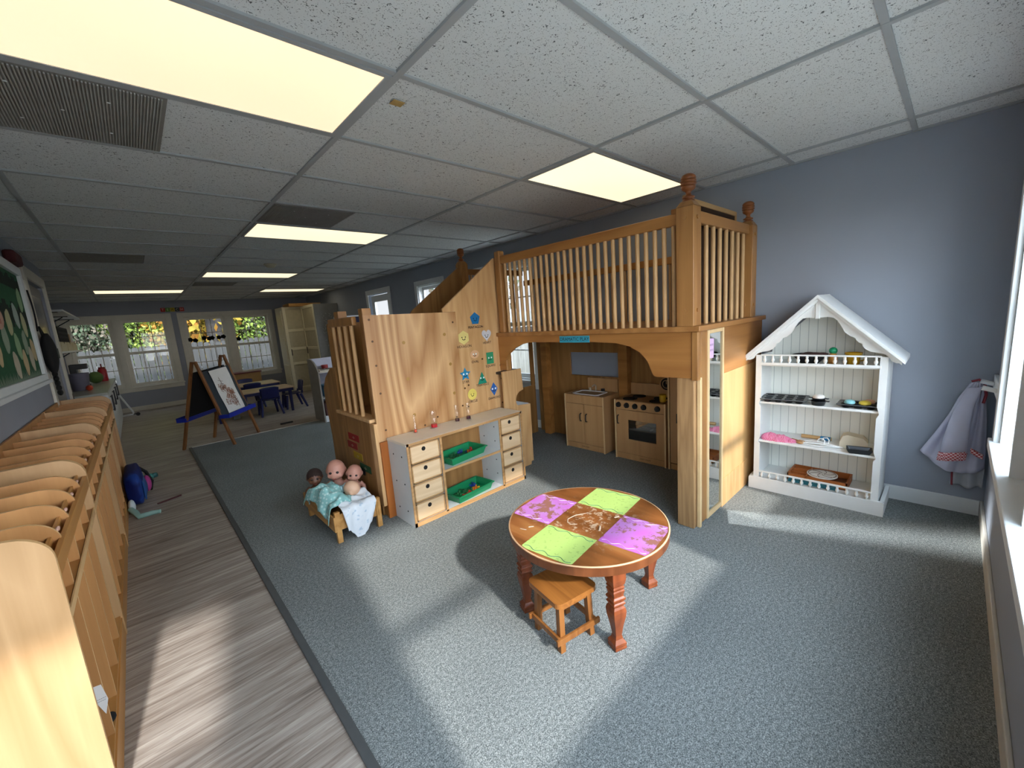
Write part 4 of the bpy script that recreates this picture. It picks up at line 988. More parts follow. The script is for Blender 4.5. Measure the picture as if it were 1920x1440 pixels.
sq(.0, .243, .133, .112, M['pink'], 'pink_square', extra=[(M['wavew'], [(-.115,.14,-.115,.34),(.115,.14,.115,.34)])])
sq(.0, -.243, .133, .112, M['pink'], 'pink_square', extra=[(M['wavew'], [(-.115,-.14,-.115,-.34),(.115,-.14,.115,-.34)])])
mk = MB()
for pts, r in (([(-.075,.055),(-.05,.075),(.0,.07),(.03,.055)], .006), ([(-.075,.055),(-.078,.03),(-.06,.01)], .005), ([(.03,.055),(.07,.03),(.045,.028)], .0045), ([(-.26,.19),(-.25,.16)], .006), ([(-.225,.17),(-.205,.155)], .007), ([(.1,-.09),(.125,-.1)], .008), ([(-.01,-.085),(-.045,-.105)], .01)):
    MB().tube([(x, y, .4085) for x, y in pts], r*.6, 6).build('glue_mark', P('#b09c86', .5), T)
def sqlathe(b, prof, c, rot):
    # turned-square table leg: four-sided profile
    R = Matrix.Rotation(rot, 3, 'Z'); v = []
    for w, z in prof:
        for i, j in ((-1,-1),(1,-1),(1,1),(-1,1)): v.append(Vector(c)+R@Vector((i*w, j*w, z)))
    k = len(prof)
    return b.add(v, [(r*4+i, r*4+(i+1) % 4, r*4+4+(i+1) % 4, r*4+4+i) for r in range(k-1) for i in range(4)]+[(3,2,1,0),tuple(range(4*k-4, 4*k))])
lp = [(.027,0),(.029,.008),(.027,.016),(.029,.022),(.028,.03),(.018,.045),(.015,.06),(.02,.1),(.029,.15),(.031,.175),(.028,.19),(.022,.2),(.028,.207),(.029,.213),(.023,.22),(.029,.228),(.030,.236),(.023,.245),(.026,.262),(.028,.268),(.024,.275),(.028,.283),(.024,.292),(.028,.298),(.032,.32),(.032,.372)]
for a in (-123, -33, 57, 147):
    c = (.318*math.cos(math.radians(a)), .318*math.sin(math.radians(a)), 0)
    sqlathe(MB(), lp, c, math.radians(a+12)).build('leg', M['tablewood'], T, bevel=.002)
ST = thing('wooden_stool', 'small square oak stool tucked at the round table', 'stool', (1.545, -.362, 0), math.radians(-10.5))
sp = []
for sx, sy, a0 in ((1,-1,-PI/2),(1,1,0),(-1,1,PI/2),(-1,-1,PI)):
    for k in range(6):
        a = a0+PI/2*k/5; sp.append((sx*.083+.028*math.cos(a), sy*.083+.028*math.sin(a)))
MB().prism(sp, 'xy', .218, .24).build('seat', M['stool'], ST, bevel=.005)
for sx in (-1, 1):
    for sy in (-1, 1): MB().bar((sx*.082,sy*.082,0),(sx*.076,sy*.076,.218),.026,.026,(0,1,0)).build('leg', M['stoolleg'], ST, bevel=.002)
for s in (-1, 1):
    MB().box(-.118,.118,s*.1-.006,s*.1+.006,.052,.078).build('stretcher', M['stoolleg'], ST, bevel=.002)
    MB().box(s*.1-.006,s*.1+.006,-.094,.094,.052,.078).build('stretcher', M['stoolleg'], ST, bevel=.002)
    MB().box(-.07,.07,s*.078-.006,s*.078+.006,.185,.218).build('apron', M['stoolleg'], ST)

# ------------------------------------------------------------------ doll bed and dolls
B = thing('doll_bed', 'small wooden doll bed piled with dolls and blankets', 'doll bed', (1.28, 1.52, 0)); o = B.location
bw = wood('doll bed wood', '#c59558', '#97672f', 'y', 2., .5, 5)
X0, X1, Y0, Y1 = 1.145, 1.425, 1.235, 1.83
for x in (X0, X1):
    for y in (Y0, Y1): MB(o).box(x-.017,x+.017,y-.014,y+.014,0,.215 if y == Y0 else .2).build('leg', bw, B, bevel=.003)
for x in (X0, X1): MB(o).box(x-.03 if x == X0 else x-.007, x-.017 if x == X0 else x+.007, Y0-.02,Y1+.03,.085,.19).build('side_rail', bw, B, bevel=.003)
MB(o).box(X0+.017,X1-.017,Y0-.008,Y0+.008,.085,.195).build('end_rail', bw, B, bevel=.003)
MB(o).box(X0+.017,X1-.017,Y1-.008,Y1+.008,.085,.2).build('end_rail', bw, B, bevel=.003)
MB(o).box(X0+.0,X1,Y0+.0,Y1,.085,.1).build('slat_base', bw, B)
def doll(label, pos, rot, s, mat, face=True, hair=None):
    t = thing('doll', label, 'doll', pos)
    Rm = Euler(rot).to_matrix()
    b = MB()
    # -y is the front of the doll
    b.sphere((0,0,.235*1), (.062,.066,.07), 20).sphere((0,-.052,.215), (.034,.024,.03), 14).sphere((0,-.067,.222), (.008,.008,.008), 8)
    b.sphere((-.03,-.045,.212), (.02,.02,.02), 12).sphere((.03,-.045,.212), (.02,.02,.02), 12)
    for sx in (-1, 1): b.sphere((sx*.062,.004,.228), (.008,.014,.018), 10)
    b.cyl((0,0,.14),(0,0,.2),.027,n=12).sphere((0,0,.1), (.055,.042,.068), 18).sphere((0,0,.05), (.05,.045,.04), 16)
    for sx in (-1, 1):
        b.tube([(sx*.045,0,.145),(sx*.075,-.01,.12),(sx*.085,-.035,.085),(sx*.075,-.06,.07)], [.018,.018,.015,.012], 10)
        b.sphere((sx*.073,-.068,.068), (.013,.015,.012), 10)
        b.tube([(sx*.028,-.01,.04),(sx*.035,-.07,.03),(sx*.038,-.12,.025)], [.024,.022,.016], 10).sphere((sx*.038,-.135,.03), (.015,.02,.017), 10)
    b.v = [Rm@(v*s) for v in b.v]
    body = b.build('body', mat, t)
    r = body.modifiers.new('join', 'REMESH'); r.mode = 'VOXEL'; r.voxel_size = .0045*s; r.use_smooth_shade = True
    sm = body.modifiers.new('soft', 'SMOOTH'); sm.iterations = 4
    e = MB()
    for sx in (-1, 1): e.sphere((sx*.022,-.0615,.238), (.0105,.007,.009), 10)
    e.v = [Rm@(v*s) for v in e.v]; e.build('eyes', P('#1c1512', .3), t)
    m = MB().tube([(-.012,-.0755,.2),(0,-.078,.198),(.012,-.0755,.2)], .003, 6); m.v = [Rm@(v*s) for v in m.v]; m.build('mouth', P('#9a4a44'), t)
    if hair:
        h = MB(); h.sphere((0,.006,.245), (.066,.068,.068), 18); h.v = [Rm@(v*s) for v in h.v if True]; h.build('hair', P(hair, .9), t)
    return t
doll('largest bald doll sitting up at the back of the doll bed', (1.335, 1.70, .095), (.1, 0, -.55), 1.1, M['skin3'])
doll('smaller bald doll leaning beside the largest doll', (1.405, 1.60, .115), (.12, .12, -.5), .9, M['skin3'])
doll('pale bald doll turned away, nearest the white shelf unit', (1.41, 1.40, .085), (.35, .25, -2.3), .86, M['skin2'])
doll('brown doll with dark hair lying at the far end of the bed', (1.20, 1.80, .11), (.1, 0, -.3), .85, M['skinb'], hair='#2a1a14')
def drape(name, label, fn, mat, nu, nv, loc, cat='blanket'):
    return tag(MB(loc).grid(fn, nu, nv).build(name, mat, solid=.004), label, cat, 'doll blankets')
def wr(x, y, a=1.): return a*(.012*math.sin(23*x+9*y)+.009*math.sin(41*y-17*x)+.007*math.sin(61*x+30*y+1)+.005*math.sin(90*y+20*x))
def f_teal(u, v):
    x = 1.095+u*.25; y = 1.27+v*.5
    z = .16+.15*math.sin(PI*min(1, max(0, u*.8+.18)))**.8*math.sin(PI*(.12+.8*v))**.7
    z += wr(x, y, 1.3)
    if u < .12: z = z-.25*(.12-u)/.12*.25
    return (x+.012*math.sin(v*17), y+.012*math.sin(u*19), z)
drape('teal_blanket', 'teal dotted blanket bunched over the doll at the near left of the bed', f_teal, M['teal'], 46, 70, (1.2, 1.5, .2))
def f_white(u, v):
    # hangs over the front rail
    x = 1.175+u*.235; s = v*.36
    if s < .17: y = 1.40-s; z = .24-.02*v+wr(x, y, .7)
    else: y = 1.206-.007*math.sin(u*9+1); z = .215-(s-.17)*(.75+.5*math.sin(PI*u)**2)+.004*math.sin(u*30)
    x += (.02*(1-u)-.05*(u))*max(0, (s-.17)/.19)
    return (x, y+.006*math.sin(u*14+v*5), z)
drape('white_blanket', 'white printed blanket hanging over the front rail of the doll bed', f_white, M['white_print'], 40, 48, (1.29, 1.3, .2))
drape('pink_blanket', 'pink cloth tucked between the dolls and the white blanket', lambda u, v: (1.27+u*.14, 1.395+v*.07, .225+.03*math.sin(PI*u)*math.sin(PI*v)+wr(u*.2, v*.2, .6)), M['pinkcloth'], 20, 14, (1.34, 1.42, .22))
drape('blue_blanket', 'pale blue cloth wrapped around the middle dolls', lambda u, v: (1.23+u*.16, 1.44+v*.13, .205+.085*math.sin(PI*u)**.7*math.sin(PI*(.1+.85*v))+wr(u*.3, v*.3, 1.)), M['bluecloth'], 24, 20, (1.31, 1.5, .22))
# ------------------------------------------------------------------ coat cubbies along the left wall
def cubby(ya, yb, label, n=5):
    t = thing('coat_cubby', label, 'cubby', (-.09, (ya+yb)/2, VZ), 0, 'coat cubbies along the left wall'); o = t.location
    def prof(top, cz, cx, rx, zb=VZ, xb=-.255):
        return [(xb, zb)]+[(cx+rx, zb)]+[(cx+rx*math.cos(PI/2*k/12), cz+(top-cz)*math.sin(PI/2*k/12)) for k in range(13)]+[(xb, top)]
    for a, b in ((ya, ya+.016), (yb-.016, yb)):
        MB(o).prism(prof(.917, .835, .0, .093), 'xz', a, b, 0, 1).build('end_panel', [M['mapleend'], M['mapleedge']], t)
    st = (yb-ya)/n
    for k in range(1, n):
        y = ya+k*st
        MB(o).prism(prof(.893, .82, -.005, .09, .10), 'xz', y-.006, y+.006, 0, 1).build('divider', [M['maple'], M['mapleedge']], t)
    a, b = ya+.016, yb-.016
    MB(o).box(-.262,-.25,a,b,.05,.925).build('back_panel', M['maple'], t)
    MB(o).box(-.25,.085,a,b,.652,.664).build('upper_shelf', M['mapley'], t)
    fr = MB(o).box(.079,.0935,a,b,.772,.824).build('front_rail', M['mapley'], t, bevel=.002)
    MB(o).box(.058,.066,a,b,.79,.835).build('inner_rail', M['mapley'], t)
    tg = MB(o)
    for k in range(n): tg.sphere((.0715, ya+st*(k+.35), .832), (.006,.02,.007), 8)
    tg.build('name_peg', P('#d9b0a0', .5), t)
    MB(o).box(-.25,.085,a,b,.09,.102).build('boot_shelf', M['mapley'], t)
    MB(o).box(.07,.09,a,b,VZ,.09).build('kick_board', M['mapley'], t)
    MB(o).box(.088,.092,a,b,.64,.668).build('shelf_edge', M['mapleedge'], t)
    return t
cubby(.195, 1.235, 'birch coat cubby unit nearest the camera with the sunlit end panel')
cubby(1.237, 2.437, 'second birch coat cubby unit from the camera')
cubby(2.439, 3.42, 'third birch coat cubby unit, behind the dropped backpack')
cubby(3.422, 4.42, 'farthest birch coat cubby unit, ending at the door frame')
pp = papersign('care_label', 'white slip of paper with a recycling triangle in the nearest cubby', [(.045,.398,.30),(.083,.398,.295),(.0905,.398,.235),(.078,.398,.185)], M['paper'], [('======', .008, 0, -.008),('=====', .008, 0, -.016)], (1,0,0), (0,0,1), cat='label')
tri = MB((.07,.396,.25)); 
tri.tube([(.060,.396,.262),(.072,.396,.262),(.066,.396,.273),(.060,.396,.262)], .0012, 5); tri.build('triangle_mark', M['ink'], pp)
tag(MB((.07,.46,.105)).sphere((.07,.47,.115),(.02,.03,.012),12).build('black_shoe_tip', M['blackmat']), 'small black object on the boot shelf of the nearest cubby', 'shoe')

# things dropped in front of the cubbies
BG = thing('backpack', 'navy blue backpack slumped on the floor against the cubbies', 'backpack', (.16, 3.52, VZ)); o = BG.location
def bodyf(u, v):
    t = 2*PI*u; f = -PI/2+PI*v; e = .55
    c = lambda a: math.copysign(abs(math.cos(a))**e, math.cos(a)); s_ = lambda a: math.copysign(abs(math.sin(a))**e, math.sin(a))
    k = 1+.05*math.sin(5*t+3*v)
    return (.155+.062*c(f)*c(t)*k, 3.52+.3*c(f)*s_(t)*k+.0*v, .16+.155*s_(f))
MB(o).grid(bodyf, 40, 24).build('body', pattern('navy nylon', '#14205a', '#1f3d86', 5, .5, .6, 'noise'), BG)
MB(o).grid(lambda u, v: (.215+.02*math.sin(PI*u)*math.sin(PI*v), 3.3+.34*u, .05+.16*v), 12, 10).build('front_pocket', P('#1b4a86', .6), BG, solid=.01)
MB(o).tube([(.2,3.75,.24),(.24,3.8,.18),(.27,3.78,.08),(.25,3.7,.02)], .014, 8).build('strap', M['blackmat'], BG)
t = thing('water_bottle', 'teal water bottle lying behind the navy backpack', 'bottle', (.2, 4.12, .035), .5)
MB().lathe([(0,-.12),(.03,-.12),(.034,-.1),(.034,.06),(.03,.08),(.02,.09)], n=18, M=Matrix.Rotation(PI/2, 3, 'Y')).build('body', P('#3d8a84', .4), t)
MB().lathe([(.021,.085),(.026,.09),(.026,.125),(.0,.13)], n=16, M=Matrix.Rotation(PI/2, 3, 'Y')).build('cap', P('#2b5f60', .4), t)
tag(MB((.29,3.66,.06)).grid(bodyf, 4, 4).build('unused', M['pinkcloth']), 'x', 'x') if False else None
t = MB((.24,3.62,.09)); t.sphere((.235,3.66,.1),(.032,.1,.075),16)
tag(t.build('lunch_pouch', P('#b03a86', .6)), 'magenta pouch tucked against the navy backpack', 'pouch')
tag(MB((.2,3.0,.01)).tube([(.11,3.12,.05),(.14,3.05,.03),(.16,2.98,.012),(.24,2.99,.012),(.29,2.97,.012)], [.02,.022,.022,.02,.016], 8).build('mint_strap', P('#8fb5ad', .8)), 'pale mint strap trailing on the floor near the backpack', 'strap')
tag(MB((.12,3.2,.05)).sphere((.12,3.2,.05),(.025,.07,.055),12).build('crumpled_tissue', P('#c9d3d6', .9)), 'crumpled white cloth between the cubbies and the backpack', 'cloth')
tag(MB((.38,3.2,.005)).bar((.28,3.22,.006),(.45,3.28,.008),.012,.012).build('red_stick', P('#4a1820', .6)), 'dark red strip lying on the vinyl floor beside the backpack', 'stick')

# ------------------------------------------------------------------ left wall: bulletin board, door dressings
BB = thing('bulletin_board', 'white framed bulletin board with a dark green backing on the left wall', 'bulletin board', (-.27, 2.9, 1.62)); o = BB.location
by0, by1, bz0, bz1 = 1.75, 3.93, 1.16, 2.1
MB(o).box(-.27,-.235,by0,by0+.09,bz0,bz1).box(-.27,-.235,by1-.09,by1,bz0,bz1).box(-.27,-.235,by0+.09,by1-.09,bz1-.07,bz1).box(-.27,-.235,by0+.09,by1-.09,bz0,bz0+.05).build('frame', M['white'], BB, bevel=.004)
MB(o).box(-.27,-.215,by0-.03,by1+.03,bz0-.03,bz0).build('ledge', M['white'], BB, bevel=.004)
MB(o).box(-.268,-.258,by0+.09,by1-.09,bz0+.05,bz1-.07).build('backing', P('#1f5636', .9), BB)
sil = MB(o)
for k in range(34):
    y = by0+.1+k*.058; sil.box(-.2575,-.2565,y,y+.06,1.62+.03*math.sin(k*2.1),1.76+.03*math.sin(k*1.3))
sil.build('dark_fringe', P('#12261c', .95), BB); sil = MB(o)
for k in range(34):
    y = by0+.1+k*.058; sil.box(-.2575,-.2565,y,y+.06,1.9,1.99+.02*math.sin(k*1.7))
sil.build('dark_fringe', P('#12261c', .95), BB)
gr = MB(o)
for k in range(60):
    y = by0+.1+k*.033; gr.add([(-.2565,y,1.212),(-.2565,y+.03,1.212),(-.2565,y+.012+.01*math.sin(k*3),1.27+.015*math.sin(k*1.9))], [(0,1,2)])
gr.build('paper_grass', P('#7f937e', .9), BB)
cols = ['#b9b98f', '#8fae84', '#c9b38a', '#a9b9b0', '#93a38c', '#c0b7a0']
spots = [(2.0,1.4,.3),(2.25,1.7,-.4),(2.5,1.42,.2),(2.66,1.72,.5),(2.8,1.5,-.3),(2.95,1.32,.4),(3.05,1.62,-.5),(3.15,1.45,.3),(3.28,1.33,-.2),(3.36,1.68,.4),(3.45,1.48,-.4),(3.56,1.35,.2),(3.6,1.62,.3),(3.68,1.82,-.3),(3.72,1.42,.5)]
names = ['leftmost of all', 'high near the left end', 'low, right of the leftmost one', 'beside the pink paper pumpkin', 'just below the pumpkin', 'low, touching the paper grass below the pumpkin', 'in the upper middle row', 'in the middle of the right half', 'low and upright above the paper grass', 'high in the right half', 'between two taller ones in the right half', 'low near the right frame', 'in the column nearest the right frame', 'topmost, in the upper right corner', 'at the right frame, half way down']
for k, ((y, z, a), nm) in enumerate(zip(spots, names)):
    b = MB((-.256, y, z)); pts = []
    for q in range(18):
        t_ = 2*PI*q/18; u, v = .07*math.cos(t_), .1*math.sin(t_)
        if abs(math.cos(t_)) > .9: u *= 1.2
        pts.append((y+u*math.cos(a)-v*math.sin(a), z+u*math.sin(a)+v*math.cos(a)))
    b.prism(pts, 'yz', -.2565, -.2545)
    tag(b.build('paper_cutout', P(cols[k % 6], .9)), 'pale leaf-shaped paper cutout on the green board, %s' % nm, 'paper cutout', 'paper cutouts on the green board')
pk = thing('paper_pumpkin', 'round pinkish paper cutout with red stripes on the green board', 'paper cutout', (-.256, 2.72, 1.66))
MB((-.256,2.72,1.66)).prism([(2.72+.17*math.cos(q*PI/12), 1.64+.08*math.sin(q*PI/12)) for q in range(24)], 'yz', -.2562, -.254).build('disc', P('#c79c88', .9), pk)
b = MB((-.256,2.72,1.66))
for k in range(5): b.box(-.254,-.2535,2.66+k*.03,2.67+k*.03,1.6,1.69)
b.build('stripe', P('#a0483a', .9), pk)
tag(MB((-.25,3.9,2.1)).box(-.268,-.2,3.55,3.85,2.101,2.2).build('red_bundle', P('#4a1418', .8), bevel=.02), 'dark red bundle lying on top of the bulletin board frame', 'bundle')
HB = thing('hanging_bag', 'black bag hanging from a hook beside the door on the left wall', 'bag', (-.2, 4.12, 1.4)); o = HB.location
MB(o).grid(lambda u, v: (-.21+.05*math.cos(2*PI*u)*math.sin(PI*(.05+.9*v))**.6, 4.12+.13*math.sin(2*PI*u)*math.sin(PI*(.05+.9*v))**.6, 1.2+.36*v), 24, 16).build('body', M['blackmat'], HB)
MB(o).tube([(-.22,4.05,1.53),(-.235,4.12,1.62),(-.22,4.19,1.53)], .008, 6).build('strap', M['blackmat'], HB)
MB(o).box(-.16,-.157,4.08,4.16,1.33,1.42).build('patch', P('#4c5148', .8), HB)
HC = thing('hanging_garland', 'string of black beads hanging below the bag beside the door', 'garland', (-.2, 4.22, 1.1)); o = HC.location
b = MB(o)
for k in range(5): b.sphere((-.22, 4.2+.012*k, 1.19-.045*k), (.02,.03,.03), 10)
b.build('beads', M['blackmat'], HC)
MB(o).sphere((-.22,4.19,1.24),(.02,.03,.025),10).build('knot', P('#6d716a', .8), HC)
tag(MB((-.24,4.0,1.75)).tube([(-.235,3.99+.07*math.sin(PI*k/10), 1.93-.035*k) for k in range(11)], .006, 8).build('curved_bracket', M['metal']), 'curved black handle on the wall between the board and the door', 'handle')
tag(MB((-.24,4.02,1.95)).box(-.262,-.235,3.98,4.06,1.93,2.02).build('white_box', P('#e9e6da', .3), bevel=.008), 'small white plastic box above the curved black handle', 'box')  # plain pale plastic box on the wall
tag(MB((-.26,5.46,.84)).box(-.27,-.245,5.4,5.48,.8,.9).build('switch_plate', P('#3a2a24', .5), bevel=.003), 'dark brown switch plate low beside the door frame', 'switch')

# ------------------------------------------------------------------ kitchen alcove at the far left
CT = thing('counter_cabinet', 'long white counter cabinet with black bar handles at the far left', 'cabinet', (-.3, 7.8, VZ)); o = CT.location
MB(o).box(-.82,-.015,6.24,9.45,.0,.765).build('carcass', M['white'], CT)
MB(o).box(-.83,.005,6.22,9.47,.765,.8).build('worktop', P('#aeb0a6', .3), CT, bevel=.004)
for k in range(4):
    y0 = 6.26+k*.8
    d = MB(o).box(-.015,.0,y0,y0+.39,.1,.76).build('door', M['white'], CT, bevel=.003); MB(o).bar((.018,y0+.33,.5),(.018,y0+.33,.72),.012,.014).box(0,.018,y0+.325,y0+.335,.51,.52).box(0,.018,y0+.325,y0+.335,.7,.71).build('handle', M['metal'], d)
    d = MB(o).box(-.015,.0,y0+.4,y0+.79,.1,.76).build('door', M['white'], CT, bevel=.003); MB(o).bar((.018,y0+.46,.5),(.018,y0+.46,.72),.012,.014).box(0,.018,y0+.455,y0+.465,.51,.52).box(0,.018,y0+.455,y0+.465,.7,.71).build('handle', M['metal'], d)
t = thing('drink_bottle', 'red flask with a loop lid standing on the counter', 'bottle', (-.12, 8.9, .8))
MB().lathe([(.055,0),(.06,.02),(.06,.2),(.045,.225)], n=18).build('body', P('#a01822', .35), t)
MB().lathe([(.045,.225),(.045,.25),(0,.255)], n=16).tube([(0,-.035,.25),(0,-.03,.29),(0,.0,.305),(0,.03,.29),(0,.035,.25)], .009, 6).build('lid', P('#7a1018', .4), t)
t = thing('grey_bin', 'grey plastic bin on the counter in front of the black appliance', 'bin', (-.3, 7.2, .8))
MB().lathe([(.09,0),(.115,.24),(.12,.25),(.11,.25),(.088,.01),(0,.01)], n=20).build('body', P('#6a6878', .5), t)
t = thing('coffee_maker', 'black appliance on the counter by the far-left window', 'appliance', (-.34, 8.1, .8)); 
MB().box(-.1,.1,-.12,.12,0,.03).box(-.1,-.02,-.12,.12,.03,.3).box(-.1,.1,-.12,.12,.28,.36).build('body', M['black'], t, bevel=.01)
MB().lathe([(0,.035),(.06,.035),(.07,.09),(.055,.16),(.045,.17)], (.04,0,0), 18).build('jug', M['clear'], t)
tag(MB((-.42,6.7,.8)).box(-.52,-.36,6.55,6.8,.8,1.06).build('black_crate', M['blackmat'], bevel=.01), 'black box at the near end of the counter', 'box')
tag(MB((-.2,8.45,.8)).sphere((-.2,8.5,.9),(.1,.16,.1),14).build('green_cushion', P('#4f6a34', .8)), 'green rounded bag on the counter between the appliance and the red flask', 'bag')
tag(MB((-.24,7.0,.8)).sphere((-.2,6.95,.84),(.04,.07,.04),12).build('orange_ball', P('#c8452a', .5)), 'small orange-red toy on the counter near the grey bin', 'toy')
def wshelf(z, y0, y1, label):
    t = thing('wall_shelf', label, 'shelf', (-.83, (y0+y1)/2, z)); o = t.location
    MB(o).box(-.83,-.3,y0,y1,z-.025,z).build('board', M['white'], t)
    for y in (y0+.1, (y0+y1)/2, y1-.3): MB(o).bar((-.8,y,z-.03),(-.36,y,z-.03),.025,.012).bar((-.82,y,z-.3),(-.42,y,z-.04),.02,.015).bar((-.822,y,z-.32),(-.822,y,z-.03),.025,.012).build('bracket', M['metal'], t)
wshelf(1.98, 7.3, 10.0, 'upper white wall shelf on black brackets in the kitchen corner')
wshelf(1.385, 5.7, 8.7, 'lower white wall shelf on black brackets, carrying bins')
for k, nm in enumerate(('nearest the door', 'second from the door', 'third from the door', 'farthest from the door, next to the window')):
    t = thing('cream_bin', 'cream bin on the lower wall shelf, %s' % nm, 'bin', (-.45, 5.95+k*.68, 1.385), 0, 'cream bins on the lower wall shelf')
    MB().box(-.14,.14,-.3,.3,0,.125).build('body', P('#cfc4a0', .6), t, bevel=.008)
    MB().prism([(-.04,.125),(.04,.125),(.0,.095)], 'yz', .141, .1425).build('notch', M['dark'], t)
t = thing('wire_crate', 'black crate standing on the cream bins', 'crate', (-.45, 6.9, 1.512))
MB().box(-.13,.13,-.55,.55,0,.012).build('base', M['blackmat'], t)
b = MB()
for k in range(12): b.box(.12,.13,-.55+k*.098,-.48+k*.098,0,.19)
for k in range(3): b.box(.118,.132,-.55,.55,.05+.06*k,.075+.06*k)
b.box(-.13,-.12,-.55,.55,0,.19).box(-.13,.13,-.55,-.54,0,.19).box(-.13,.13,.54,.55,0,.19); b.build('sides', M['blackmat'], t)
tag(MB((-.45,7.75,1.512)).box(-.56,-.34,7.55,7.95,1.512,1.64).build('cardboard_box', P('#a08562', .8), bevel=.004), 'small brown cardboard box on the cream bins beside the black crate', 'box')
tag(MB((-.45,6.3,1.71)).box(-.55,-.35,6.3,6.9,1.705,1.74).build('black_tray', P('#38464a', .5), bevel=.004), 'flat dark tray lying on top of the black crate', 'tray')
t = thing('tube_stand', 'white bent tube stand with a black caster under the far window', 'stand', (.1, 9.6, VZ)); o = t.location
MB(o).tube([(.0,9.62,.46),(.06,9.61,.3),(.14,9.6,.1),(.15,9.6,.06),(.13,9.6,.035),(-.05,9.6,.03)], .016, 8).build('tube', M['white'], t)
MB(o).cyl((.21,9.585,.03),(.21,9.615,.03),.034,n=16).box(.14,.21,9.59,9.61,.03,.05).build('caster', M['black'], t)
tag(MB((.05,9.9,.2)).box(-.1,-.02,9.5,9.9,VZ,.47).build('white_board', M['white'], bevel=.004), 'white board standing on the floor behind the bent tube stand', 'board')

# ------------------------------------------------------------------ letters above the windows
for k, (ch, c, tc) in enumerate((('T', '#b5332c', '#e8c9b8'), ('E', '#5b8a34', '#d6ddb0'), ('A', '#b39a22', '#5a3a18'), ('C', '#1e2420', '#cfd0c8'), ('H', '#c0392f', '#e6d0c4'))):
    x = .965+k*.082
    papersign('letter_card', {'T': 'first red letter card T above the far windows', 'E': 'green letter card E above the far windows', 'A': 'mustard letter card A above the far windows', 'C': 'black letter card C above the far windows', 'H': 'last red letter card H above the far windows'}[ch], [(x-.039,YB-.001,2.065),(x+.039,YB-.001,2.065),(x+.039,YB-.001,2.15),(x-.039,YB-.001,2.15)], P(c, .7), [(ch, .07, 0, 0)], (1,0,0), (0,0,1), 'letter cards above the far windows', 'letter card', P(tc, .7))
for k, (x, z, nm) in enumerate(((1.34,1.42,'leftmost in the third far window'),(1.43,1.40,'second from the left in the third far window'),(1.6,1.44,'third from the left in the third far window'),(1.69,1.42,'fourth from the left in the third far window'),(1.75,1.43,'fifth from the left in the third far window'),(1.88,1.43,'sixth from the left in the third far window'),(1.97,1.44,'rightmost in the third far window'),(2.27,1.36,'alone in the rightmost far window'))):
    t = thing('flower_decoration', 'black paper flower on a white stem, %s' % nm, 'flower decoration', (x, YB+.04, z-.15), 0, 'black flowers in the far windows'); o = t.location
    b = MB(o)
    for q in range(5): b.cyl((x+.026*math.cos(q*1.257),YB+.036,z+.026*math.sin(q*1.257)),(x+.026*math.cos(q*1.257),YB+.04,z+.026*math.sin(q*1.257)),.026,n=10)
    b.build('bloom', M['blackmat'], t); MB(o).bar((x,YB+.04,z-.15),(x,YB+.04,z-.03),.006,.003).build('stem', M['white'], t)

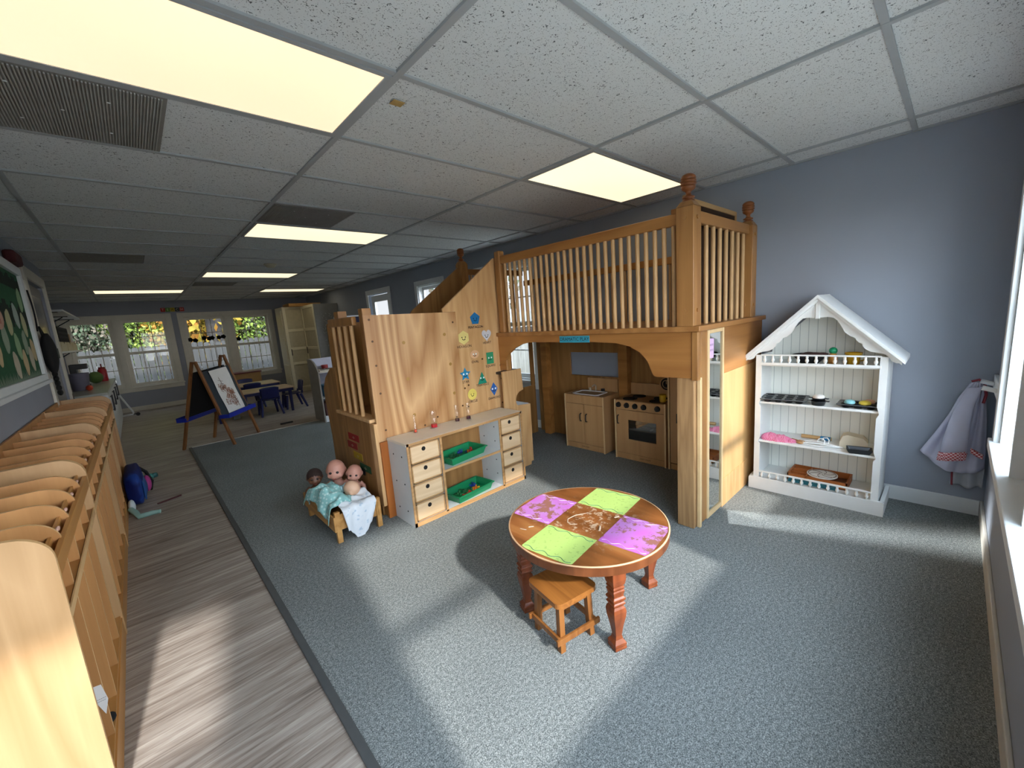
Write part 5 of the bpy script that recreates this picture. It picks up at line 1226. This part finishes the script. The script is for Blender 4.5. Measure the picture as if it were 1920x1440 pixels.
# ------------------------------------------------------------------ easel
EA = thing('art_easel', 'wooden double-sided easel with black boards and blue trays', 'easel', (1.06, 5.33, VZ)); o = EA.location
A1, A2, AA = Vector((.62,5.30,VZ)), Vector((1.13,4.95,VZ)), Vector((.88,5.12,1.13))
B1, B2, BA = Vector((1.0,5.73,VZ)), Vector((1.5,5.42,VZ)), Vector((1.25,5.57,1.17))
for a, b in ((A1, AA), (A2, AA), (B1, BA), (B2, BA)):
    d = (Vector((.82,-.57,0)) if a in (A2, B2) else Vector((-.82,.57,0)))*.018
    MB(o).bar(a, b+d, .026, .038, (B1-A1).normalized()).build('leg', M['lampost'], EA, bevel=.003)
def pt(P0, P1, t): return P0+(P1-P0)*t
for lo1, lo2, s in ((A2, B2, 1), (A1, B1, -1)):
    off = Vector((.82,-.57,.3))*.014*s if s == 1 else Vector((-.82,.57,.3))*.014
    tl, tr, bl, br = pt(AA, lo1, .13)+off, pt(BA, lo2, .13)+off, pt(AA, lo1, .66)+off, pt(BA, lo2, .66)+off
    n = (tr-tl).cross(bl-tl).normalized()*.006
    v = [tl-n, tr-n, br-n, bl-n, tl+n, tr+n, br+n, bl+n]
    MB(o).add(v, [(0,1,2,3),(7,6,5,4),(0,4,5,1),(1,5,6,2),(2,6,7,3),(3,7,4,0)]).build('board', M['chalk'] if s == 1 else M['blackmat'], EA)
    hd = Vector((.82,-.57,0))*s
    t0, t1 = pt(AA, lo1, .67)+hd*.05, pt(BA, lo2, .67)+hd*.05
    ax = (t1-t0).normalized(); t0 -= ax*.02; t1 += ax*.02
    tb = MB(o); tb.bar(t0, t1, .12, .012); tb.bar(t0+hd*.06+Vector((0,0,.025)), t1+hd*.06+Vector((0,0,.025)), .01, .06); tb.bar(t0-hd*.055+Vector((0,0,.02)), t1-hd*.055+Vector((0,0,.02)), .01, .05)
    for q in (t0, t1): tb.bar(q-hd*.06+Vector((0,0,.02)), q+hd*.06+Vector((0,0,.02)), .01, .05)
    tb.build('paint_tray', M['bluetray'], EA, bevel=.003)
    if s == 1:
        def Q(u, v): return (tl+(tr-tl)*u)*(1-v)+(bl+(br-bl)*u)*v
        nn = n.normalized()
        if nn.dot(Vector((.82,-.57,0))) < 0: nn = -nn
        nn = nn*.015
        PA = tag(MB(Q(.5,.5)).grid(lambda u, v: Q(.22+.64*u, .02+.96*v)+nn*(1+.25*math.sin(v*9)), 4, 20).build('easel_paper', M['paper']), 'long white sheet with a brown crayon scribble clipped to the easel', 'paper')
        sc = MB(Q(.5,.5)); rnd = random.Random(3)
        for k in range(26):
            cu, cv = .36+.30*rnd.random(), .35+.5*rnd.random()
            if cv < .5: cu = .34+.14*rnd.random()
            pts = [Q(cu+.07*math.sin(q*1.3+k)+.004*q, cv+.05*math.cos(q*1.7+k*2))+nn*1.4 for q in range(8)]
            sc.tube(pts, .0018, 4)
        sc.build('scribble', P('#a5694a', .9), PA)
        ln = MB(Q(.5,.5))
        for (a, b_) in (((.36,.26),(.50,.30)),((.38,.33),(.5,.36)),((.42,.2),(.46,.46)),((.36,.42),(.5,.45)),((.62,.7),(.72,.78)),((.6,.8),(.74,.74)),((.63,.6),(.7,.92))): ln.tube([Q(*a)+nn*1.45, Q(*b_)+nn*1.45], .002, 4)
        ln.build('pencil_line', P('#6a4a3a', .9), PA)
        for u in (.26, .8):
            c = Q(u, .0); MB(o).bar(c-(bl-tl).normalized()*.02, c+(bl-tl).normalized()*.05, .05, .02).build('clip', M['metal'], EA)

# ------------------------------------------------------------------ children's tables and chairs
def ktable(x0, x1, y0, y1, z, label):
    t = thing('activity_table', label, 'table', ((x0+x1)/2, (y0+y1)/2, VZ), 0, 'tan classroom tables'); o = t.location
    MB(o).box(x0,x1,y0,y1,z-.02,z).build('tabletop', M['tabletan'], t, bevel=.006)
    MB(o).box(x0+.02,x1-.02,y0+.02,y1-.02,z-.07,z-.02).build('apron', M['navy'], t)
    for x in (x0+.07, x1-.07):
        for y in (y0+.07, y1-.07): MB(o).cyl((x,y,VZ),(x,y,z-.05),.022,.03,n=12).build('leg', M['navy'], t)
ktable(1.15, 2.39, 6.68, 7.29, .445, 'tan classroom table nearer to the easel')
ktable(1.25, 2.45, 7.90, 8.57, .445, 'tan classroom table nearer to the far windows')
def kchair(label):
    t = thing('child_chair', label, 'chair', (0,0,VZ), 0, 'navy plastic child chairs')
    MB().grid(lambda u, v: (-.145+.29*u, -.14+.28*v, .262+.02*(2*u-1)**2+.012*(2*v-1)**2), 8, 8).build('seat', M['navy'], t, solid=.014)
    MB().grid(lambda u, v: (-.15+.3*u+.02*(1-v)*(1-2*u), -.15-.035*v-.02*(1-(2*u-1)**2), .30+.21*v-.02*v*(2*u-1)**4), 10, 8).build('backrest', M['navy'], t, solid=.014)
    for sx in (-1, 1):
        MB().tube([(sx*.14,-.145,.27),(sx*.142,-.15,.33)], .016, 8).tube([(sx*.13,-.12,.26),(sx*.17,-.2,.0)], [.026,.018], 10).build('leg', M['navy'], t)
        MB().tube([(sx*.125,.12,.26),(sx*.15,.15,.0)], [.026,.018], 10).build('leg', M['navy'], t)
    return t
k0 = kchair('navy child chair with its back to the camera at the nearer table'); k0.location = (1.96, 6.78, VZ)
dup(k0, (2.42, 7.07, VZ), PI/2, 'navy child chair seen from the side at the end of the nearer table')
dup(k0, (1.92, 7.93, VZ), 0, 'navy child chair between the two tan tables')
dup(k0, (1.98, 8.66, VZ), PI, 'navy child chair on the far side of the farther table')
t = thing('bench_box', 'light wooden box with a dark red top under the far windows', 'chest', (2.2, 9.9, VZ)); o = t.location
MB(o).box(1.75,2.5,9.85,10.2,VZ,.545).build('body', P('#b58d55', .6), t); MB(o).box(1.73,2.52,9.82,10.22,.545,.575).build('lid', P('#6a2220', .5), t, bevel=.004)
tag(MB((1.55,9.0,.25)).box(1.42,1.52,6.9,7.02,VZ,.2).build('storage_bin', P('#7d7f74', .6), bevel=.006), 'small grey bin standing under the nearer tan table', 'bin')
tag(MB((1.85,5.75,.005)).box(1.84,2.02,5.62,5.66,VZ,.02).build('black_wedge', M['black'], bevel=.006), 'small black strip lying on the vinyl floor before the carpet edge', 'strip')

# ------------------------------------------------------------------ far right: wardrobe and shelves
def panel_door(b_o, ax, p, u0, u1, z0, z1, mat, parent, inn):
    """shaker door with three panels"""
    def B(b, a0, a1, c0, c1, t0, t1):
        d0, d1 = sorted((p+inn*t0, p+inn*t1))
        if ax == 'x': b.box(d0, d1, a0, a1, c0, c1)
        else: b.box(a0, a1, d0, d1, c0, c1)
    b = MB(b_o); B(b, u0, u1, z0, z1, 0, .006); w = min(.06, (u1-u0)*.16)
    zs = [z0, z0+(z1-z0)*.32, z0+(z1-z0)*.5, z0+(z1-z0)*.72, z1]
    B(b, u0, u0+w, z0, z1, .006, .022); B(b, u1-w, u1, z0, z1, .006, .022)
    for i, z in enumerate(zs): B(b, u0+w, u1-w, max(z0, z-w/2 if 0 < i < 4 else (z if i == 0 else z-w)), min(z1, z+w/2 if 0 < i < 4 else (z+w if i == 0 else z)), .006, .022)
    n6 = 6; b.m = [1]*n6+[0]*(len(b.m)-n6)
    return b.build('door', [mat, P('#bfb595')], parent, bevel=.003)  # recess shade put into a darker colour for the door panels
WR = thing('tall_wardrobe', 'tall cream wardrobe with panelled doors in the far corner', 'wardrobe', (3.2, 9.35, VZ)); o = WR.location
MB(o).box(2.98,3.52,9.08,9.66,.06,2.0).box(3.0,3.5,9.1,9.64,VZ,.06).build('carcass', M['creamdoor'], WR)
d = panel_door(o, 'y', 9.08, 2.985, 3.515, .07, 2.0, M['creamdoor'], WR, -1); MB(o).bar((3.05,9.04,.88),(3.05,9.04,1.03),.012,.014).build('handle', M['metal'], d)
for k in range(3): MB(o).box(2.965,2.98,9.14,9.6,.12+k*.63,.66+k*.63).build('side_panel', M['creamdoor'], WR, bevel=.006)
WR = thing('grey_wardrobe', 'cream wardrobe with a patterned grey side panel, standing nearer the loft', 'wardrobe', (3.65, 8.6, VZ)); o = WR.location
MB(o).box(3.40,3.915,8.17,9.07,VZ,2.0).build('carcass', M['greypanel'], WR)
d = panel_door(o, 'x', 3.40, 8.18, 9.06, .07, 2.0, M['creamdoor'], WR, -1); MB(o).bar((3.37,8.97,.9),(3.37,8.97,1.05),.012,.014).build('handle', M['metal'], d)
b = MB(o); rnd = random.Random(5)
for k in range(70):
    a = rnd.uniform(0, 2*PI); rx = rnd.uniform(.05, .16); b.sphere((3.66+rx*math.cos(a), 8.168, 1.42+rx*2.4*math.sin(a)), (.012,.004,.012), 6)
b.build('bubble_decal', plain('clear raised dots', '#b5b3ac', .25), WR)
tag(MB((3.5,9.0,2.0)).box(3.1,3.8,8.9,9.4,2.002,2.07).build('storage_box', P('#b98a4a', .7), bevel=.005), 'flat wooden box lying on top of the two wardrobes', 'box')
TS = thing('toy_shelf', 'low white toy shelf beyond the loft, with a side panel rounded at the top', 'shelf', (2.7, 5.3, 0)); o = TS.location
pf = [(5.06,0),(5.5,0),(5.5,.97),(5.35,.97),(5.22,.93),(5.12,.86),(5.06,.78)]
MB(o).prism(pf, 'yz', 2.33, 2.35).build('side_panel', P('#8f897f', .6), TS, bevel=.003)
MB(o).prism(pf, 'yz', 2.94, 2.96).build('side_panel', P('#8f897f', .6), TS, bevel=.003)
MB(o).box(2.35,2.94,5.07,5.5,.765,.785).build('top', P('#cfc6b8', .5), TS); MB(o).box(2.35,2.94,5.09,5.5,.36,.378).build('shelf', M['white'], TS); MB(o).box(2.35,2.94,5.07,5.5,.0,.09).build('plinth', M['white'], TS); MB(o).box(2.35,2.94,5.48,5.5,.09,.97).build('back', P('#c4c6d6', .5), TS)
pb = thing('play_board', 'flat toy board with dark cutouts lying on the white toy shelf', 'toy board', (2.6, 5.27, .785))
MB(pb.location).box(2.38,2.86,5.12,5.44,.785,.8).build('board', P('#c9bdae', .6), pb)
b = MB(pb.location)
for x, y in ((2.44,5.17),(2.55,5.28),(2.62,5.17),(2.5,5.38),(2.72,5.3)): b.cyl((x,y,.8),(x,y,.806),.035,n=14)
b.build('cutouts', P('#3a3f38', .7), pb)
tag(MB((2.55,5.4,.8)).cyl((2.55,5.40,.806),(2.55,5.40,.86),.05,n=18).build('red_toy', P('#9a2a2a', .5)), 'red round toy at the back of the toy board', 'toy')
tag(MB((2.7,5.2,.8)).sphere((2.70,5.2,.84),(.05,.05,.04),14).build('green_toy', P('#1f7a3a', .5)), 'green toy on the toy board near the loft', 'toy')
tag(MB((2.6,5.2,.378)).box(2.42,2.8,5.12,5.4,.378,.56).build('blue_bin', P('#2c7aa6', .5), bevel=.01), 'blue bin on the middle shelf of the white toy shelf', 'bin')
for k in range(6):
    c = ['#4a2420', '#6a3a2a', '#3a2a2a', '#7a2a2a', '#52352a', '#2f2f36'][k]
    nm = ['dark maroon book, first from the side panel', 'reddish brown book, second from the side panel', 'charcoal brown book, third from the side panel', 'brick red book, fourth from the side panel', 'brown book, fifth from the side panel', 'slate book, farthest from the side panel'][k]
    tag(MB((2.4+k*.07,5.2,.09)).box(2.38+k*.075,2.44+k*.075,5.11,5.35,.09,.28+.015*(k % 3)).build('picture_book', P(c, .7)), nm+' on the lowest toy shelf', 'book', 'books on the lowest toy shelf')
BK = thing('tall_bookcase', 'tall white bookcase seen through the small spindles of the stair tower', 'bookcase', (3.25, 5.75, 0)); o = BK.location
MB(o).box(2.98,3.0,5.55,5.9,0,1.62).box(3.56,3.58,5.55,5.9,0,1.62).box(3.0,3.56,5.88,5.9,0,1.62).box(3.0,3.56,5.55,5.88,1.6,1.62).box(3.0,3.56,5.55,5.88,0,.08).build('carcass', M['white'], BK)
for z in (.4, .72, 1.04): MB(o).box(3.0,3.56,5.56,5.88,z-.02,z).build('shelf', M['white'], BK)
papersign('blue_poster', 'dark blue poster with a white oval on the tall bookcase', [(2.99,5.55,1.06),(3.45,5.55,1.06),(3.45,5.55,1.6),(2.99,5.55,1.6)], P('#1a2348', .7), None, (1,0,0), (0,0,1), cat='poster')
tag(MB((3.2,5.54,1.38)).prism([(3.2+.07*math.cos(q*PI/12), 1.38+.13*math.sin(q*PI/12)) for q in range(24)], 'xz', 5.545, 5.548).build('paper_oval', P('#d6d2c8', .8)), 'white paper oval stuck on the dark blue poster', 'paper cutout')
for k, (x, z, c, nm) in enumerate(((3.12,.745,'#2b6a5a','green-blue tub on the upper shelf'),(3.3,.745,'#31404a','dark tub on the upper shelf'),(3.12,.425,'#2f7f78','teal tub on the middle shelf'),(3.32,.425,'#86968a','grey-green tub on the middle shelf'),(3.14,.085,'#2a5a58','dark teal tub on the bottom shelf'),(3.34,.085,'#c9ccd0','white tub on the bottom shelf'))):
    tag(MB((x,5.7,z)).box(x-.075,x+.075,5.6,5.85,z-.022,z+.17).build('storage_tub', P(c, .5), bevel=.01), nm+' of the tall bookcase', 'tub', 'tubs on the tall bookcase')

# ------------------------------------------------------------------ coat in the corner by the window
HK = thing('hook_rail', 'white hook rail on the window wall in the corner', 'hook rail', (3.70, YF, .82)); o = HK.location
MB(o).box(3.52,3.92,YF,YF+.018,.78,.87).build('board', M['white'], HK, bevel=.003)
for x in (3.62, 3.84): MB(o).cyl((x,YF+.018,.825),(x,YF+.07,.84),.011,.014,n=12).build('peg', M['white'], HK)
CO = thing('hanging_smock', 'white smock with red gingham cuffs hanging in the corner by the window', 'smock', (3.86, -1.5, .25)); o = CO.location
Lc = [(-1.556,.828),(-1.544,.817),(-1.505,.73),(-1.472,.624),(-1.42,.50),(-1.363,.376)]
Rc = [(-1.592,.832),(-1.60,.80),(-1.612,.72),(-1.622,.62),(-1.630,.50),(-1.634,.36)]
def lerp(pts, t):
    k = min(int(t*(len(pts)-1)), len(pts)-2); f = t*(len(pts)-1)-k
    return [pts[k][i]*(1-f)+pts[k+1][i]*f for i in range(2)]
def f_co(u, v):
    a, b = lerp(Lc, v), lerp(Rc, v); y = a[0]*(1-u)+b[0]*u; z = a[1]*(1-u)+b[1]*u
    z -= v*v*(.14*u*(1-u)*4*.5+.05*u)
    return (3.885-.03*math.sin(PI*u)-.012*v*math.sin(u*14+v*2)-.006*math.sin(u*31), y, z)
MB(o).grid(f_co, 44, 34).build('body', M['coat'], CO, solid=.006)
def f_ct(u, v):
    y = -1.505-.13*u+.0*v; z = .34-.16*v
    return (3.895-.012*math.sin(u*13), y, z+.01*math.sin(u*9))
MB(o).grid(f_ct, 24, 10).build('lining', plain('grey-white cotton', '#b4b8bf', .9), CO, solid=.004)
sp = [Vector((3.845,-1.562,.80)), Vector((3.83,-1.535,.70)), Vector((3.82,-1.518,.60)), Vector((3.815,-1.508,.50)), Vector((3.812,-1.502,.405))]
def sleeve(pts, r0, r1, b):
    v = []; n = 18; k = len(pts)
    for i, p in enumerate(pts):
        t = i/(k-1); ry = r0+(r1-r0)*t
        for j in range(n):
            a = 2*PI*j/n; v.append(p+Vector((.45*ry*math.sin(a), ry*math.cos(a)*(1+.05*math.sin(3*a+i)), .22*ry*-math.cos(a))))
    return b.add(v, [(i*n+j, i*n+(j+1) % n, (i+1)*n+(j+1) % n, (i+1)*n+j) for i in range(k-1) for j in range(n)], 0, True)
SL = sleeve(sp, .028, .055, MB(o)).build('sleeve', M['coat'], CO, solid=.004)
sleeve([Vector((3.811,-1.502,.412)), Vector((3.81,-1.499,.36))], .057, .058, MB(o)).build('cuff', M['gingham'], SL, solid=.004)
MB(o).tube([(3.865,-1.548,.832),(3.855,-1.575,.845),(3.85,-1.597,.825),(3.85,-1.607,.76),(3.85,-1.60,.71)], .0065, 8).build('collar_piping', M['redtrim'], CO)
MB(o).tube([(3.885,-1.506,.335),(3.885,-1.508,.26),(3.885,-1.512,.18)], .005, 8).build('hem_piping', M['redtrim'], CO)
MB(o).grid(lambda u, v: (3.80-.01*math.sin(PI*v), -1.57-.05*u, .42+.03*v-.03*u), 8, 6).build('inner_cuff', M['gingham'], CO, solid=.004)

# ------------------------------------------------------------------ light
w = bpy.data.worlds.new('sky'); SC.world = w; w.use_nodes = True
nt = w.node_tree; bg = nt.nodes['Background']
tc = nt.nodes.new('ShaderNodeTexCoord'); sx = nt.nodes.new('ShaderNodeSeparateXYZ'); rp = nt.nodes.new('ShaderNodeValToRGB')
nt.links.new(tc.outputs['Generated'], sx.inputs[0]); nt.links.new(sx.outputs['Z'], rp.inputs[0])
rp.color_ramp.elements[0].position = .0; rp.color_ramp.elements[0].color = (.94,.97,1,1)
rp.color_ramp.elements[1].position = .5; rp.color_ramp.elements[1].color = (.68,.83,1,1)
# hazy sky, much brighter on the side of the sun
rp2 = nt.nodes.new('ShaderNodeValToRGB'); mr = nt.nodes.new('ShaderNodeMath'); mr.operation = 'MULTIPLY_ADD'; mr.inputs[1].default_value = -.5; mr.inputs[2].default_value = .5
nt.links.new(sx.outputs['Y'], mr.inputs[0]); nt.links.new(mr.outputs[0], rp2.inputs[0])
e = rp2.color_ramp.elements; e[0].position = .3; e[0].color = (.07,.07,.07,1); e[1].position = .75; e[1].color = (1,1,1,1)
mu = nt.nodes.new('ShaderNodeMix'); mu.data_type = 'RGBA'; mu.blend_type = 'MULTIPLY'; mu.inputs[0].default_value = 1
nt.links.new(rp.outputs[0], mu.inputs[6]); nt.links.new(rp2.outputs[0], mu.inputs[7])
nt.links.new(mu.outputs[2], bg.inputs['Color']); bg.inputs['Strength'].default_value = 11.
s = bpy.data.lights.new('sun', 'SUN'); s.energy = 5.; s.angle = math.radians(2.6); s.color = (1, .97, .93)
so = bpy.data.objects.new('sun', s); COL.objects.link(so); so.location = (0, -8, 6)
so.rotation_euler = Vector((.14, 1, -.65)).to_track_quat('-Z', 'Y').to_euler()
# added area lamp imitating sunlight thrown back by the tall mirror strip
a = bpy.data.lights.new('added_glint_lamp', 'AREA'); a.shape = 'RECTANGLE'; a.size = .19; a.size_y = .8; a.energy = 1.1; a.spread = math.radians(20); a.color = (.95, .98, 1)
ao = bpy.data.objects.new('added_glint_lamp', a); COL.objects.link(ao); ao.location = (3.085, -.69, .36)
ao.rotation_euler = Vector((.42, -1, -.62)).to_track_quat('-Z', 'Y').to_euler()

# ------------------------------------------------------------------ camera
cam = bpy.data.cameras.new('camera'); cam.sensor_width = 36; cam.lens = 763.415/1920*36; cam.clip_start = .02; cam.clip_end = 200
co = bpy.data.objects.new('camera', cam); COL.objects.link(co)
R = Matrix(((.7286, -.6809, -.0739), (-.1646, -.0694, -.9839), (.6649, .7290, -.1627)))
Mx = Matrix((R[0], -R[1], -R[2])).transposed().to_4x4(); Mx.translation = (.3439, -1.4539, 1.3987)
co.matrix_world = Mx; SC.camera = co
SC.view_settings.view_transform = 'Standard'
SC.view_settings.exposure = .3; SC.view_settings.gamma = 1.0
SC.cycles.max_bounces = 10; SC.cycles.diffuse_bounces = 6; SC.cycles.transparent_max_bounces = 16
SC.cycles.use_denoising = True; SC.cycles.caustics_reflective = False; SC.cycles.caustics_refractive = False
SC.cycles.sample_clamp_indirect = 6
